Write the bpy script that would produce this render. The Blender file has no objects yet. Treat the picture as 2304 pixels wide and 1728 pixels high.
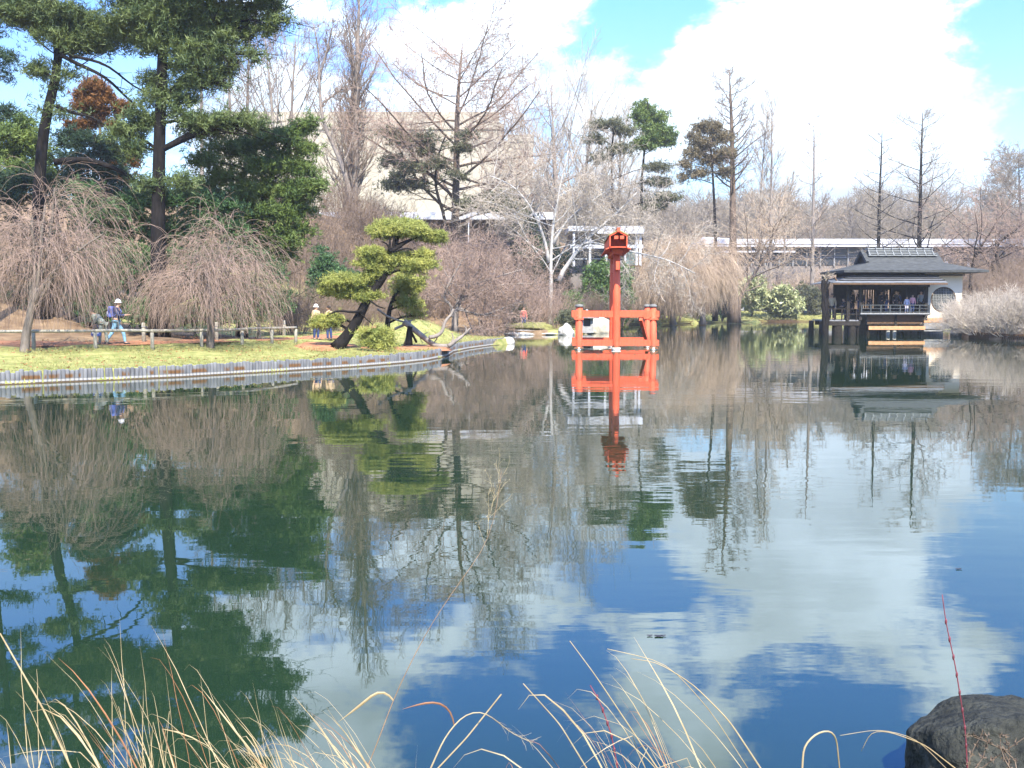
import bpy, bmesh, math, random
import numpy as np
from mathutils import Vector, noise as mnoise

random.seed(7)
RNG = np.random.default_rng(11)
SC = bpy.context.scene
COL = SC.collection
rad = math.radians

# ------------------------------------------------------------------ camera
F_PX, CX, CY, PITCH, CAM_H = 2310.0, 1152.0, 864.0, rad(4.37), 2.2
cam = bpy.data.cameras.new('camera')
cam.sensor_width = 36.0
cam.lens = 36.0 * F_PX / 2304.0
cam.clip_start, cam.clip_end = 0.1, 6000.0
cam_o = bpy.data.objects.new('camera', cam)
COL.objects.link(cam_o)
cam_o.location = (0, 0, CAM_H)
cam_o.rotation_euler = (rad(90) - PITCH, 0, 0)
SC.camera = cam_o

# ------------------------------------------------------------------ view + sampling
SC.view_settings.view_transform = 'Standard'
SC.view_settings.look = 'None'
SC.view_settings.gamma = 1.0
SC.view_settings.use_curve_mapping = False
SC.view_settings.exposure = 1.48
SC.render.engine = 'CYCLES'
SC.cycles.max_bounces = 6
SC.cycles.diffuse_bounces = 2
SC.cycles.glossy_bounces = 3
SC.cycles.transmission_bounces = 3
SC.cycles.use_denoising = True
SC.cycles.caustics_reflective = False
SC.cycles.caustics_refractive = False
SC.cycles.sample_clamp_indirect = 6.0

# ------------------------------------------------------------------ sun
SUN_DIR = Vector((0.17, -0.70, 0.85)).normalized()
sun = bpy.data.lights.new('sun', 'SUN')
sun.energy = 5.0
sun.angle = rad(0.53)
sun.color = (1.0, 0.945, 0.84)
sun_o = bpy.data.objects.new('sun', sun)
COL.objects.link(sun_o)
sun_o.rotation_euler = SUN_DIR.to_track_quat('Z', 'Y').to_euler()
sun_o.location = (0, -20, 60)

# ------------------------------------------------------------------ sky with clouds
def sky_dir(px, py, mirror=False):
    a, b = (px - CX) / F_PX, (CY - py) / F_PX
    v = Vector((a, math.cos(PITCH) + b * math.sin(PITCH), -math.sin(PITCH) + b * math.cos(PITCH))).normalized()
    return Vector((v.x, v.y, -v.z)) if mirror else v

world = bpy.data.worlds.new('World')
SC.world = world
world.use_nodes = True
WN, WL = world.node_tree.nodes, world.node_tree.links
WN.clear()
def wn(t, **kw):
    n = WN.new(t)
    for k, v in kw.items():
        setattr(n, k, v)
    return n
def wmath(op, a, b=None, c=None, clamp=False):
    n = wn('ShaderNodeMath', operation=op, use_clamp=clamp)
    for i, v in enumerate((a, b, c)):
        if v is None:
            continue
        if isinstance(v, (int, float)):
            n.inputs[i].default_value = v
        else:
            WL.new(v, n.inputs[i])
    return n.outputs[0]
tc = wn('ShaderNodeTexCoord')
DIR = tc.outputs['Generated']
sky = wn('ShaderNodeTexSky', sky_type='NISHITA')
sky.sun_disc = False
sky.sun_elevation = math.asin(SUN_DIR.z)
sky.sun_rotation = math.atan2(SUN_DIR.x, SUN_DIR.y)
sky.air_density = 1.0
sky.dust_density = 0.25
sky.ozone_density = 3.0
tint = wn('ShaderNodeMix', data_type='RGBA', blend_type='MULTIPLY')
tint.inputs[0].default_value = 1.0
WL.new(sky.outputs[0], tint.inputs[6])
tel = wn('ShaderNodeMapRange', interpolation_type='SMOOTHSTEP')
tel.inputs[1].default_value, tel.inputs[2].default_value = 0.16, 0.42
tsep = wn('ShaderNodeSeparateXYZ')
WL.new(DIR, tsep.inputs[0]); WL.new(tsep.outputs[2], tel.inputs[0])
tcol = wn('ShaderNodeMix', data_type='RGBA')      # pale towards the horizon, deeper blue overhead
WL.new(tel.outputs[0], tcol.inputs[0])
tcol.inputs[6].default_value = (1.0, 1.13, 1.27, 1)
tcol.inputs[7].default_value = (0.62, 1.42, 2.95, 1)
WL.new(tcol.outputs[2], tint.inputs[7])
sep = wn('ShaderNodeSeparateXYZ')
WL.new(DIR, sep.inputs[0])
zc = wmath('ADD', wmath('MAXIMUM', sep.outputs[2], 0.0), 0.22)
comb = wn('ShaderNodeCombineXYZ')
WL.new(wmath('DIVIDE', sep.outputs[0], zc), comb.inputs[0])
WL.new(wmath('DIVIDE', sep.outputs[1], zc), comb.inputs[1])
n1 = wn('ShaderNodeTexNoise')
n1.inputs['Scale'].default_value = 5.2
n1.inputs['Detail'].default_value = 9.0
n1.inputs['Roughness'].default_value = 0.63
n1.inputs['Distortion'].default_value = 0.15
mp = wn('ShaderNodeMapping')
mp.inputs['Location'].default_value = (3.7, 1.2, .4)
mp.inputs['Scale'].default_value = (1.0, 1.0, 1.8)
WL.new(DIR, mp.inputs[0])
WL.new(mp.outputs[0], n1.inputs['Vector'])
dens = wmath('MULTIPLY', wmath('SUBTRACT', n1.outputs[0], 0.5), 6.5)
dens = wmath('ADD', dens, -0.10)
# broad cloud banks (+) and clear gaps (-): direction, angular radius in degrees, weight
BANKS = [
    (1950, 150, 0, 6, .5), (2160, 430, 0, 6, .5), (1330, 350, 0, 4, .4), (600, 150, 0, 3, .35), (180, 330, 0, 4, .4),
    (1480, 1560, 1, 3.2, .55), (1720, 1660, 1, 3.5, .5), (2160, 1570, 1, 3.6, .6), (640, 1500, 1, 3.5, .45), (820, 1580, 1, 3.0, .45), (330, 1500, 1, 3, .3), (2060, 1400, 1, 3, .45),
    (1000, 200, 0, 9, .55), (1230, 90, 0, 6, .35), (1500, 170, 0, 6, .4), (1850, 60, 0, 5, .4), (1800, 280, 0, 8, .45), (2200, 330, 0, 6, .4),
    (750, 330, 0, 6, .35), (560, 330, 0, 6, .3), (250, 250, 0, 4, .25),
    (60, 190, 0, 4.0, -.75), (680, 20, 0, 3.0, -.5), (1460, 50, 0, 3.5, -.6), (2240, 110, 0, 5.0, -.7), (1290, 215, 0, 3.2, -.55), (1700, 380, 0, 3.0, -.3),
    (830, 260, 0, 2.5, -.35), (680, 170, 0, 3.5, -.6), (620, 420, 0, 3, .3), (900, 330, 0, 2.5, -.4), (1240, 260, 0, 3.5, -.6), (1780, 330, 0, 2.2, -.5), (1950, 20, 0, 5, .4), (2060, 260, 0, 5, .5),
    (1090, 1440, 1, 5.0, .5), (720, 1530, 1, 5.5, .45), (1850, 1370, 1, 5.0, .7), (1650, 1350, 1, 3.0, .5), (2130, 1490, 1, 4.0, .4), (1640, 1610, 1, 5.0, .4), (1380, 1330, 1, 3.0, .3),
    (1450, 1300, 1, 3.2, -.9), (1600, 1480, 1, 2.4, -.5), (2080, 1430, 1, 2.0, -.3), (900, 1400, 1, 1.6, -.5), (1230, 1590, 1, 5.0, -.8), (1900, 1530, 1, 3.6, -.7), (2230, 1260, 1, 5.0, -.7), (1000, 1690, 1, 5, -.6), (2000, 1670, 1, 4.5, -.6), (100, 1420, 1, 4, -.4), (1330, 1460, 1, 1.8, -.4),
]
for px, py, mir, rr_, w_ in BANKS:
    d_ = sky_dir(px, py, bool(mir))
    vm = wn('ShaderNodeVectorMath', operation='DISTANCE')
    WL.new(DIR, vm.inputs[0])
    vm.inputs[1].default_value = d_
    mr = wn('ShaderNodeMapRange', interpolation_type='SMOOTHSTEP')
    mr.inputs[1].default_value = rad(rr_) * 2.0
    mr.inputs[2].default_value = 0.0
    mr.inputs[3].default_value = 0.0
    mr.inputs[4].default_value = w_ * (.75 if w_ > 0 else 1.0)
    WL.new(vm.outputs['Value'], mr.inputs[0])
    dens = wmath('ADD', dens, mr.outputs[0])
cm = wn('ShaderNodeMapRange', interpolation_type='SMOOTHSTEP')
cm.inputs[1].default_value = -0.25
cm.inputs[2].default_value = 0.55
WL.new(dens, cm.inputs[0])
n2 = wn('ShaderNodeTexNoise')
n2.inputs['Scale'].default_value = 9.0
n2.inputs['Detail'].default_value = 5.0
WL.new(mp.outputs[0], n2.inputs['Vector'])
gr = wn('ShaderNodeMapRange')
gr.inputs[1].default_value, gr.inputs[2].default_value = 0.35, 0.65
gr.inputs[3].default_value, gr.inputs[4].default_value = 0.68, 1.05
WL.new(n2.outputs[0], gr.inputs[0])
# clouds brighten with height, raised there to lift their reflection in the water
elev = wn('ShaderNodeMapRange')
elev.inputs[1].default_value, elev.inputs[2].default_value = 0.10, 0.34
elev.inputs[3].default_value, elev.inputs[4].default_value = 6.0, 15.0
WL.new(sep.outputs[2], elev.inputs[0])
cb = wmath('MULTIPLY', gr.outputs[0], elev.outputs[0])
ccol = wn('ShaderNodeVectorMath', operation='SCALE')
ccol.inputs[0].default_value = (0.83, 1.0, 1.19)
WL.new(cb, ccol.inputs['Scale'])
mixc = wn('ShaderNodeMix', data_type='RGBA')
WL.new(cm.outputs[0], mixc.inputs[0])
WL.new(tint.outputs[2], mixc.inputs[6])
WL.new(ccol.outputs[0], mixc.inputs[7])
bg = wn('ShaderNodeBackground')
bg.inputs[1].default_value = 0.082
WL.new(mixc.outputs[2], bg.inputs[0])
wo = wn('ShaderNodeOutputWorld')
WL.new(bg.outputs[0], wo.inputs[0])

# ------------------------------------------------------------------ helpers
def WP(px, py, Y):
    a, b = (px - CX) / F_PX, (CY - py) / F_PX
    dy = math.cos(PITCH) + b * math.sin(PITCH)
    dz = -math.sin(PITCH) + b * math.cos(PITCH)
    s = Y / dy
    return np.array((a * s, Y, CAM_H + dz * s))
def MPP(Y):
    return Y / F_PX
def D(x, y=None):
    return x * 1.0416 if y is None else (x * 1.0416, y * 1.0416)

def unit(v):
    return v / np.maximum(np.linalg.norm(v, axis=-1, keepdims=True), 1e-9)
def perp(T):
    ref = np.where(np.abs(T[..., 2:3]) < 0.9, np.array((0., 0., 1.)), np.array((1., 0., 0.)))
    U = unit(np.cross(T, ref))
    return U, np.cross(T, U)
def tangents(P):
    T = np.empty_like(P)
    T[:, 1:-1] = P[:, 2:] - P[:, :-2]
    T[:, 0] = P[:, 1] - P[:, 0]
    T[:, -1] = P[:, -1] - P[:, -2]
    return unit(T)

class MB:
    """collects raw geometry in world space; build() links it as one mesh object in its parent's space"""
    def __init__(self):
        self.V, self.Fq, self.Ft, self.Fn, self.n = [], [], [], [], 0
    def add(self, V, quads=None, tris=None, ngons=None):
        V = np.asarray(V, float).reshape(-1, 3)
        if quads is not None and len(quads): self.Fq.append(np.asarray(quads, int) + self.n)
        if tris is not None and len(tris): self.Ft.append(np.asarray(tris, int) + self.n)
        if ngons:
            for g in ngons: self.Fn.append([i + self.n for i in g])
        self.V.append(V); self.n += len(V)
        return self
    def tubes(self, P, R, sides=4, caps=False):
        N, K, _ = P.shape
        T = tangents(P)
        U, W = perp(T)
        for k in range(1, K):           # keep the frames from flipping
            u = U[:, k - 1] - (U[:, k - 1] * T[:, k]).sum(-1, keepdims=True) * T[:, k]
            U[:, k] = unit(u); W[:, k] = np.cross(T[:, k], U[:, k])
        a = np.arange(sides) * (2 * np.pi / sides)
        V = P[:, :, None] + R[:, :, None, None] * (np.cos(a)[:, None] * U[:, :, None] + np.sin(a)[:, None] * W[:, :, None])
        base = (np.arange(N) * K * sides)[:, None, None]
        k = (np.arange(K - 1) * sides)[None, :, None]
        s = np.arange(sides)[None, None, :]; s2 = (s + 1) % sides
        q = np.stack([base + k + s, base + k + s2, base + k + sides + s2, base + k + sides + s], -1).reshape(-1, 4)
        ng = None
        if caps:
            ng = []
            for i in range(N):
                b = i * K * sides
                ng.append([b + j for j in range(sides)][::-1])
                ng.append([b + (K - 1) * sides + j for j in range(sides)])
        return self.add(V.reshape(-1, 3), quads=q, ngons=ng)
    def tube(self, pts, r, sides=8, caps=True):
        P = np.asarray(pts, float)[None]
        R = np.broadcast_to(np.asarray(r, float), (P.shape[1],))[None]
        return self.tubes(P, R, sides, caps)
    def box(self, c, s, rz=0.0, rot=None):
        x, y, z = np.asarray(s, float) / 2
        V = np.array([(-x, -y, -z), (x, -y, -z), (x, y, -z), (-x, y, -z), (-x, -y, z), (x, -y, z), (x, y, z), (-x, y, z)])
        if rz:
            cz, sz = math.cos(rz), math.sin(rz)
            V = V @ np.array([(cz, sz, 0), (-sz, cz, 0), (0, 0, 1)])
        return self.add(V + np.asarray(c, float), quads=[(0, 3, 2, 1), (4, 5, 6, 7), (0, 1, 5, 4), (1, 2, 6, 5), (2, 3, 7, 6), (3, 0, 4, 7)])
    def bx(self, x0, x1, y0, y1, z0, z1):
        return self.box(((x0 + x1) / 2, (y0 + y1) / 2, (z0 + z1) / 2), (abs(x1 - x0), abs(y1 - y0), abs(z1 - z0)))
    def bar(self, p0, p1, w, h):
        p0, p1 = np.asarray(p0, float), np.asarray(p1, float)
        t = unit(p1 - p0)
        ref = np.array((0, 0, 1.)) if abs(t[2]) < .95 else np.array((0, 1., 0))
        u = unit(np.cross(t, ref)); v = np.cross(u, t)
        V = [p + su * u * w / 2 + sv * v * h / 2 for p in (p0, p1) for su, sv in ((-1, -1), (1, -1), (1, 1), (-1, 1))]
        return self.add(V, quads=[(0, 1, 2, 3), (7, 6, 5, 4), (0, 4, 5, 1), (1, 5, 6, 2), (2, 6, 7, 3), (3, 7, 4, 0)])
    def prism(self, poly, y0, y1):
        """polygon in xz extruded along y"""
        n = len(poly)
        V = [(p[0], y0, p[1]) for p in poly] + [(p[0], y1, p[1]) for p in poly]
        return self.add(V, quads=[(i, (i + 1) % n, n + (i + 1) % n, n + i) for i in range(n)], ngons=[list(range(n))[::-1], [n + i for i in range(n)]])
    def lathe(self, prof, c, sides=16):
        prof = np.asarray(prof, float); K = len(prof)
        a = np.arange(sides) * 2 * np.pi / sides
        V = np.stack([prof[:, None, 0] * np.cos(a), prof[:, None, 0] * np.sin(a), np.repeat(prof[:, 1:2], sides, 1)], -1) + np.asarray(c, float)
        k = np.arange(K - 1)[:, None] * sides; s = np.arange(sides)[None]; s2 = (s + 1) % sides
        q = np.stack([k + s, k + s2, k + sides + s2, k + sides + s], -1).reshape(-1, 4)
        return self.add(V.reshape(-1, 3), quads=q, ngons=[list(range(sides))[::-1], [(K - 1) * sides + j for j in range(sides)]])
    def mesh(self, name, off=(0, 0, 0), smooth=False):
        V = np.concatenate(self.V) - np.asarray(off, float)
        parts, starts, cur, tot = [], [], 0, []
        for F, k in ((self.Fq, 4), (self.Ft, 3)):
            if F:
                A = np.concatenate(F); parts.append(A.reshape(-1)); starts.append(cur + np.arange(len(A)) * k); tot.append(np.full(len(A), k)); cur += A.size
        for g in self.Fn:
            parts.append(np.array(g)); starts.append(np.array([cur])); tot.append(np.array([len(g)])); cur += len(g)
        me = bpy.data.meshes.new(name)
        me.vertices.add(len(V)); me.vertices.foreach_set('co', V.astype(np.float32).ravel())
        L = np.concatenate(parts).astype(np.int32)
        me.loops.add(len(L)); me.loops.foreach_set('vertex_index', L)
        S = np.concatenate(starts).astype(np.int32)
        me.polygons.add(len(S)); me.polygons.foreach_set('loop_start', S)
        me.polygons.foreach_set('loop_total', np.concatenate(tot).astype(np.int32))
        me.polygons.foreach_set('use_smooth', np.full(len(S), smooth, bool))
        me.update(calc_edges=True)
        return me
    def build(self, name, mat, parent=None, smooth=False, off=None):
        if off is None:
            off = parent_origin(parent)
        me = self.mesh(name, off, smooth)
        if mat: me.materials.append(mat)
        o = bpy.data.objects.new(name, me)
        COL.objects.link(o)
        if parent is not None: o.parent = parent
        else: o.location = off
        return o

def parent_origin(p):
    c = np.zeros(3)
    while p is not None:
        c = c + np.array(p.location); p = p.parent
    return c
def tag(o, label=None, cat=None, group=None, kind=None):
    if label: o['label'] = label
    if cat: o['category'] = cat
    if group: o['group'] = group
    if kind: o['kind'] = kind
    return o
def empty(name, loc, label, cat, group=None):
    o = bpy.data.objects.new(name, None)
    COL.objects.link(o)
    o.location = tuple(float(v) for v in loc)
    o.empty_display_size = .3
    return tag(o, label, cat, group)
def link_mesh(name, me, parent, loc=(0, 0, 0), rz=0.0):
    o = bpy.data.objects.new(name, me); COL.objects.link(o)
    o.parent = parent; o.location = loc; o.rotation_euler = (0, 0, rz)
    return o
CHILD = {}
def dup(root, loc, rz=0.0, scale=1.0, label=None, group=None):
    r = root.copy(); COL.objects.link(r)
    r.location = tuple(float(v) for v in loc); r.rotation_euler = (0, 0, rz)
    r.scale = (scale,) * 3 if not isinstance(scale, tuple) else scale
    if label: r['label'] = label
    if group: r['group'] = group
    for ch in list(root.children):
        c = ch.copy(); COL.objects.link(c); c.parent = r
        for g in list(ch.children):
            d = g.copy(); COL.objects.link(d); d.parent = c
    return r

# ------------------------------------------------------------------ materials
def mat(name, col, rough=.85, var=.0, scale=3.0, bump=0.0, bscale=20.0, col2=None, spec=.3, trans=None, bands=None, stretch=None, metallic=0.0):
    m = bpy.data.materials.new(name); m.use_nodes = True
    N, L = m.node_tree.nodes, m.node_tree.links
    b = N['Principled BSDF']
    b.inputs['Roughness'].default_value = rough
    b.inputs['Specular IOR Level'].default_value = spec
    b.inputs['Metallic'].default_value = metallic
    b.inputs['Base Color'].default_value = (*col, 1)
    t = N.new('ShaderNodeTexCoord')
    src = t.outputs['Object']
    if stretch:
        q = N.new('ShaderNodeMapping'); q.inputs['Scale'].default_value = stretch
        L.new(src, q.inputs[0]); src = q.outputs[0]
    cout = None
    if var or col2:
        n = N.new('ShaderNodeTexNoise'); n.inputs['Scale'].default_value = scale; n.inputs['Detail'].default_value = 5; n.inputs['Roughness'].default_value = .65
        L.new(src, n.inputs['Vector'])
        r = N.new('ShaderNodeMapRange'); r.inputs[1].default_value = .32; r.inputs[2].default_value = .68
        L.new(n.outputs[0], r.inputs[0])
        x = N.new('ShaderNodeMix'); x.data_type = 'RGBA'
        L.new(r.outputs[0], x.inputs[0])
        c2 = col2 if col2 else tuple(min(1, c * (1 + var)) for c in col)
        c1 = col if col2 else tuple(c * (1 - var) for c in col)
        x.inputs[6].default_value = (*c1, 1); x.inputs[7].default_value = (*c2, 1)
        cout = x.outputs[2]
        L.new(cout, b.inputs['Base Color'])
    if bump:
        n = N.new('ShaderNodeTexNoise'); n.inputs['Scale'].default_value = bscale; n.inputs['Detail'].default_value = 6
        L.new(src, n.inputs['Vector'])
        u = N.new('ShaderNodeBump'); u.inputs['Strength'].default_value = bump; u.inputs['Distance'].default_value = .05
        L.new(n.outputs[0], u.inputs['Height']); L.new(u.outputs[0], b.inputs['Normal'])
    if trans:
        tr = N.new('ShaderNodeBsdfTranslucent')
        if cout: L.new(cout, tr.inputs[0])
        else: tr.inputs[0].default_value = (*col, 1)
        mx = N.new('ShaderNodeMixShader'); mx.inputs[0].default_value = trans
        L.new(b.outputs[0], mx.inputs[1]); L.new(tr.outputs[0], mx.inputs[2])
        L.new(mx.outputs[0], N['Material Output'].inputs[0])
    return m

M = {}
M['bark_dark'] = mat('bark_dark', (.014, .012, .011), .95, .5, 6, .6, 12, stretch=(1, 1, .3), spec=.08)
M['bark_brown'] = mat('bark_brown', (.13, .095, .07), .95, .4, 4, .5, 10, stretch=(1, 1, .3), spec=.08)
M['bark_grey'] = mat('bark_grey', (.20, .17, .145), .95, .35, 4, .4, 10, stretch=(1, 1, .3), spec=.08)
M['bark_mid'] = mat('bark_mid', (.125, .105, .085), .95, .4, 5, .5, 12, stretch=(1, 1, .3), spec=.08)
M['bark_silver'] = mat('bark_silver', (.36, .34, .31), .8, .2, 3, spec=.08)
M['twig_brown'] = mat('twig_brown', (.20, .145, .105), .9, .3, .6, spec=.08)
M['twig_grey'] = mat('twig_grey', (.24, .20, .15), .9, .25, .6, spec=.08)
M['twig_red'] = mat('twig_red', (.30, .215, .165), .9, .3, .5, spec=.08)
M['twig_pink'] = mat('twig_pink', (.28, .20, .155), .9, .3, .7, spec=.08)
M['twig_tan'] = mat('twig_tan', (.40, .30, .21), .9, .25, .7, spec=.08)
M['twig_pale'] = mat('twig_pale', (.40, .34, .27), .9, .25, .7, spec=.08)
M['needle_white_pine'] = mat('needle_white_pine', (.030, .060, .020), .6, col2=(.140, .175, .045), scale=1.5, trans=.2, spec=.4)
M['needle_dark'] = mat('needle_dark', (.014, .034, .016), .65, col2=(.034, .065, .028), scale=.9, trans=.12)
M['needle_bright'] = mat('needle_bright', (.045, .090, .020), .6, col2=(.15, .195, .040), scale=.8, trans=.15)
M['needle_bonsai'] = mat('needle_bonsai', (.13, .165, .035), .6, col2=(.42, .41, .10), scale=1.5, trans=.2)
M['needle_yew'] = mat('needle_yew', (.024, .065, .020), .6, col2=(.075, .140, .042), scale=1.3, trans=.12)
M['needle_brown'] = mat('needle_brown', (.105, .045, .012), .8, col2=(.19, .085, .022), scale=1.2, trans=.15)
M['needle_olive'] = mat('needle_olive', (.075, .085, .045), .7, col2=(.13, .125, .065), scale=.8, trans=.15)
M['needle_tan'] = mat('needle_tan', (.12, .10, .055), .7, col2=(.19, .145, .075), scale=.8, trans=.15)
M['leaf_rhodo'] = mat('leaf_rhodo', (.12, .17, .05), .45, col2=(.50, .48, .24), scale=2.2, trans=.15, spec=.5)
M['leaf_green'] = mat('leaf_green', (.045, .10, .025), .5, col2=(.12, .18, .045), scale=2.0, trans=.15)
M['vermilion'] = mat('vermilion', (.55, .075, .030), .62, .0, 5.0, .15, 30, col2=(.70, .115, .050), spec=.25, stretch=(3, 3, .5))
M['bronze_sheet'] = mat('bronze_sheet', (.30, .24, .09), .5, .25, 4)
M['stone_grey'] = mat('stone_grey', (.27, .26, .24), .9, .3, 5, .5, 14)
M['cap_grey'] = mat('cap_grey', (.13, .13, .12), .8, .3, 6)
M['stone_pale'] = mat('stone_pale', (.40, .38, .33), .9, .25, 3, .5, 8)
M['stone_tan'] = mat('stone_tan', (.42, .37, .27), .9, .3, 3, .5, 8)
M['lawn_moss'] = mat('lawn_moss', (.16, .15, .05), .95, .4, 4, .5, 10)
M['stone_moss'] = mat('stone_moss', (.008, .009, .008), .8, .5, 7, 1.0, 22, col2=(.050, .050, .038), spec=.15)
M['white_lime'] = mat('white_lime', (.72, .68, .60), .8, .15, 8)
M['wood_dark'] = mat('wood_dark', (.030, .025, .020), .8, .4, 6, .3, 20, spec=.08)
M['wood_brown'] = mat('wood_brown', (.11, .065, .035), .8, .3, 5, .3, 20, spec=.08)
M['wood_orange'] = mat('wood_orange', (.46, .25, .12), .7, .2, 3, .2, 18, spec=.08)
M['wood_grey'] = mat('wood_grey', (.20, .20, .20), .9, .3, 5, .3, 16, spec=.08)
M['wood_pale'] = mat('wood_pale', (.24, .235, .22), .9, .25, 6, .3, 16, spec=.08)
M['wood_roof'] = mat('wood_roof', (.13, .135, .14), .9, .4, 4, .5, 14, stretch=(.4, 3, 3), spec=.08)
M['wood_rail'] = mat('wood_rail', (.055, .06, .06), .8, .3, 6, spec=.08)
M['fence_wood'] = mat('fence_wood', (.27, .25, .20), .9, .25, 6, .3, 14)
M['bark_roof'] = mat('bark_roof', (.058, .060, .058), .95, .35, 2.5, .7, 9, stretch=(1, 2.5, 3), spec=.08)
M['bamboo_grey'] = mat('bamboo_grey', (.17, .175, .165), .8, .25, 5)
M['plaster'] = mat('plaster', (.66, .57, .43), .9, .06, 1.2)
M['museum_stone'] = mat('museum_stone', (.335, .295, .225), .9, .10, .25)
M['museum_trim'] = mat('museum_trim', (.35, .31, .24), .9, .10, .4)
M['white_paint'] = mat('white_paint', (.46, .47, .50), .6, .06, 1.5)
M['grey_concrete'] = mat('grey_concrete', (.15, .13, .115), .9, .2, .8)
M['dark_glass'] = mat('dark_glass', (.03, .032, .035), .35, spec=.3)
M['green_glass'] = mat('green_glass', (.10, .16, .15), .12, spec=.6)
M['black_metal'] = mat('black_metal', (.02, .02, .022), .5)
M['copper_dome'] = mat('copper_dome', (.28, .42, .44), .6, .15, 1)
M['mulch'] = mat('mulch', (.30, .135, .065), .95, .35, 3, .6, 10)
M['skin'] = mat('skin', (.52, .31, .21), .6)
M['skin_brown'] = mat('skin_brown', (.26, .14, .09), .6)
M['hair_dark'] = mat('hair_dark', (.02, .014, .010), .7)
for nm, c in dict(white=(.82, .82, .82), navy=(.03, .05, .13), blue=(.10, .14, .42), denim=(.10, .22, .38), jean_light=(.22, .42, .58), black=(.02, .02, .025), grey=(.22, .23, .22), red=(.55, .11, .08), pink=(.65, .30, .33), yellow=(.62, .58, .30), lav=(.50, .48, .58), green_grey=(.27, .29, .24), tan=(.45, .33, .2), teal=(.08, .22, .25), signal_yellow=(.80, .66, .03)).items():
    M['cloth_' + nm] = mat('cloth_' + nm, c, .85, .12, 12)
M['grass_dry'] = mat('grass_dry', (.27, .19, .09), .6, col2=(.52, .41, .24), scale=4, trans=.25, spec=.3)
M['grass_rust'] = mat('grass_rust', (.26, .11, .045), .6, .3, 5, trans=.2)
M['stem_brown'] = mat('stem_brown', (.20, .115, .06), .7, .3, 9)
M['stem_red'] = mat('stem_red', (.13, .025, .035), .5, .3, 9)
M['lawn_blade'] = mat('lawn_blade', (.17, .185, .05), .8, col2=(.38, .34, .14), scale=.8, trans=.25)

# ------------------------------------------------------------------ pond outline and ground heights
POND = np.array([(-60, 4.3), (-20, 3.5), (-8, 3.75), (0, 3.8), (5, 3.7), (12, 3.9), (30, 6), (44, 16), (48, 34), (44, 50), (34.5, 58), (31.6, 62.5), (31.2, 66), (31.4, 70),
    (32.5, 75), (36, 82), (41, 95), (46, 120), (47, 139), (42, 141), (33, 136), (25, 130), (18, 121), (12.1, 113), (8.6, 100), (6.9, 90), (5.6, 82), (4.6, 77.5), (2, 76.6), (-1.2, 77), (-4.5, 74), (-6.5, 69),
    (-5.0, 65), (-2.0, 62), (-.3, 60.6), (-.35, 58.4), (-1.27, 56.5), (-2.3, 52.5), (-2.9, 48.9), (-2.95, 44.6), (-3.5, 41.3), (-4.3, 39.3), (-5.65, 37.1), (-6.95, 35.5), (-10.3, 31.6), (-14.3, 28.6), (-20, 24.3), (-28, 19), (-60, 12)], float)
A_, B_ = POND, np.roll(POND, -1, 0)
def pond_sd(x, y):
    """distance to the shoreline, negative over water; also the nearest shoreline point"""
    x = np.asarray(x, float); y = np.asarray(y, float)
    best = np.full(x.shape, 1e9); bx = np.zeros(x.shape); by = np.zeros(x.shape); inside = np.zeros(x.shape, bool)
    for (ax, ay), (cx, cy) in zip(A_, B_):
        dx, dy = cx - ax, cy - ay
        t = np.clip(((x - ax) * dx + (y - ay) * dy) / (dx * dx + dy * dy), 0, 1)
        qx, qy = ax + t * dx, ay + t * dy
        d = np.hypot(x - qx, y - qy)
        m = d < best
        best = np.where(m, d, best); bx = np.where(m, qx, bx); by = np.where(m, qy, by)
        cross = ((ay > y) != (cy > y)) & (x < (cx - ax) * (y - ay) / (cy - ay if cy != ay else 1e-9) + ax)
        inside ^= cross
    return np.where(inside, -best, best), bx, by
def sstep(a, b, v):
    t = np.clip((v - a) / (b - a), 0, 1)
    return t * t * (3 - 2 * t)
def land_z(x, y, sd):
    w = np.exp(-(np.maximum(np.abs(x + 8) - 8, 0) / 14.0) ** 2) * sstep(58, 74, y)
    s0 = 14 * (1 - w) + 3 * w
    H = 11 - 3.0 * sstep(5, 40, x)
    z = .33 + .30 * sstep(.3, 9, sd) + .3 * sstep(9, 16, sd)
    z = z + H * sstep(s0, s0 + 29, sd) * sstep(20, 40, y)
    z = z + .50 * sstep(.2, 6, sd) * sstep(95, 110, y) * sstep(5, 14, x)
    z = z + 1.05 * np.exp(-(((x + 5.2) / 3.0) ** 2 + ((y - 55) / 3.6) ** 2)) * sstep(.3, 3.0, sd)
    return z
def GZ(x, y):
    sd, _, _ = pond_sd(np.array([x]), np.array([y]))
    return float(land_z(np.array([x]), np.array([y]), np.maximum(sd, .3))[0])

def axis(fine0, fine1, step, lo, hi):
    a = np.arange(fine0, fine1 + 1e-6, step)
    up, s, v = [], step, fine1
    while v < hi:
        s *= 1.18; v += s; up.append(v)
    dn, s, v = [], step, fine0
    while v > lo:
        s *= 1.18; v -= s; dn.append(v)
    return np.concatenate([np.array(dn[::-1]), a, np.array(up)])
gx, gy = axis(-26, 36, .5, -1800, 1800), axis(2, 84, .5, -300, 3000)
X, Y = np.meshgrid(gx, gy)
sd, nx_, ny_ = pond_sd(X, Y)
snap = np.abs(sd) < .27
X = np.where(snap, nx_, X); Y = np.where(snap, ny_, Y)
sd = np.where(snap, 0, sd)
wob = .05 * np.sin(X * 1.7 + Y * .9) + .04 * np.sin(X * .63 - Y * 1.31)
Z = np.where(sd >= 0, land_z(X, Y, sd) + wob * sstep(.5, 3, sd), -1.2)
nr, nc = X.shape
idx = np.arange(nr * nc).reshape(nr, nc)
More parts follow.
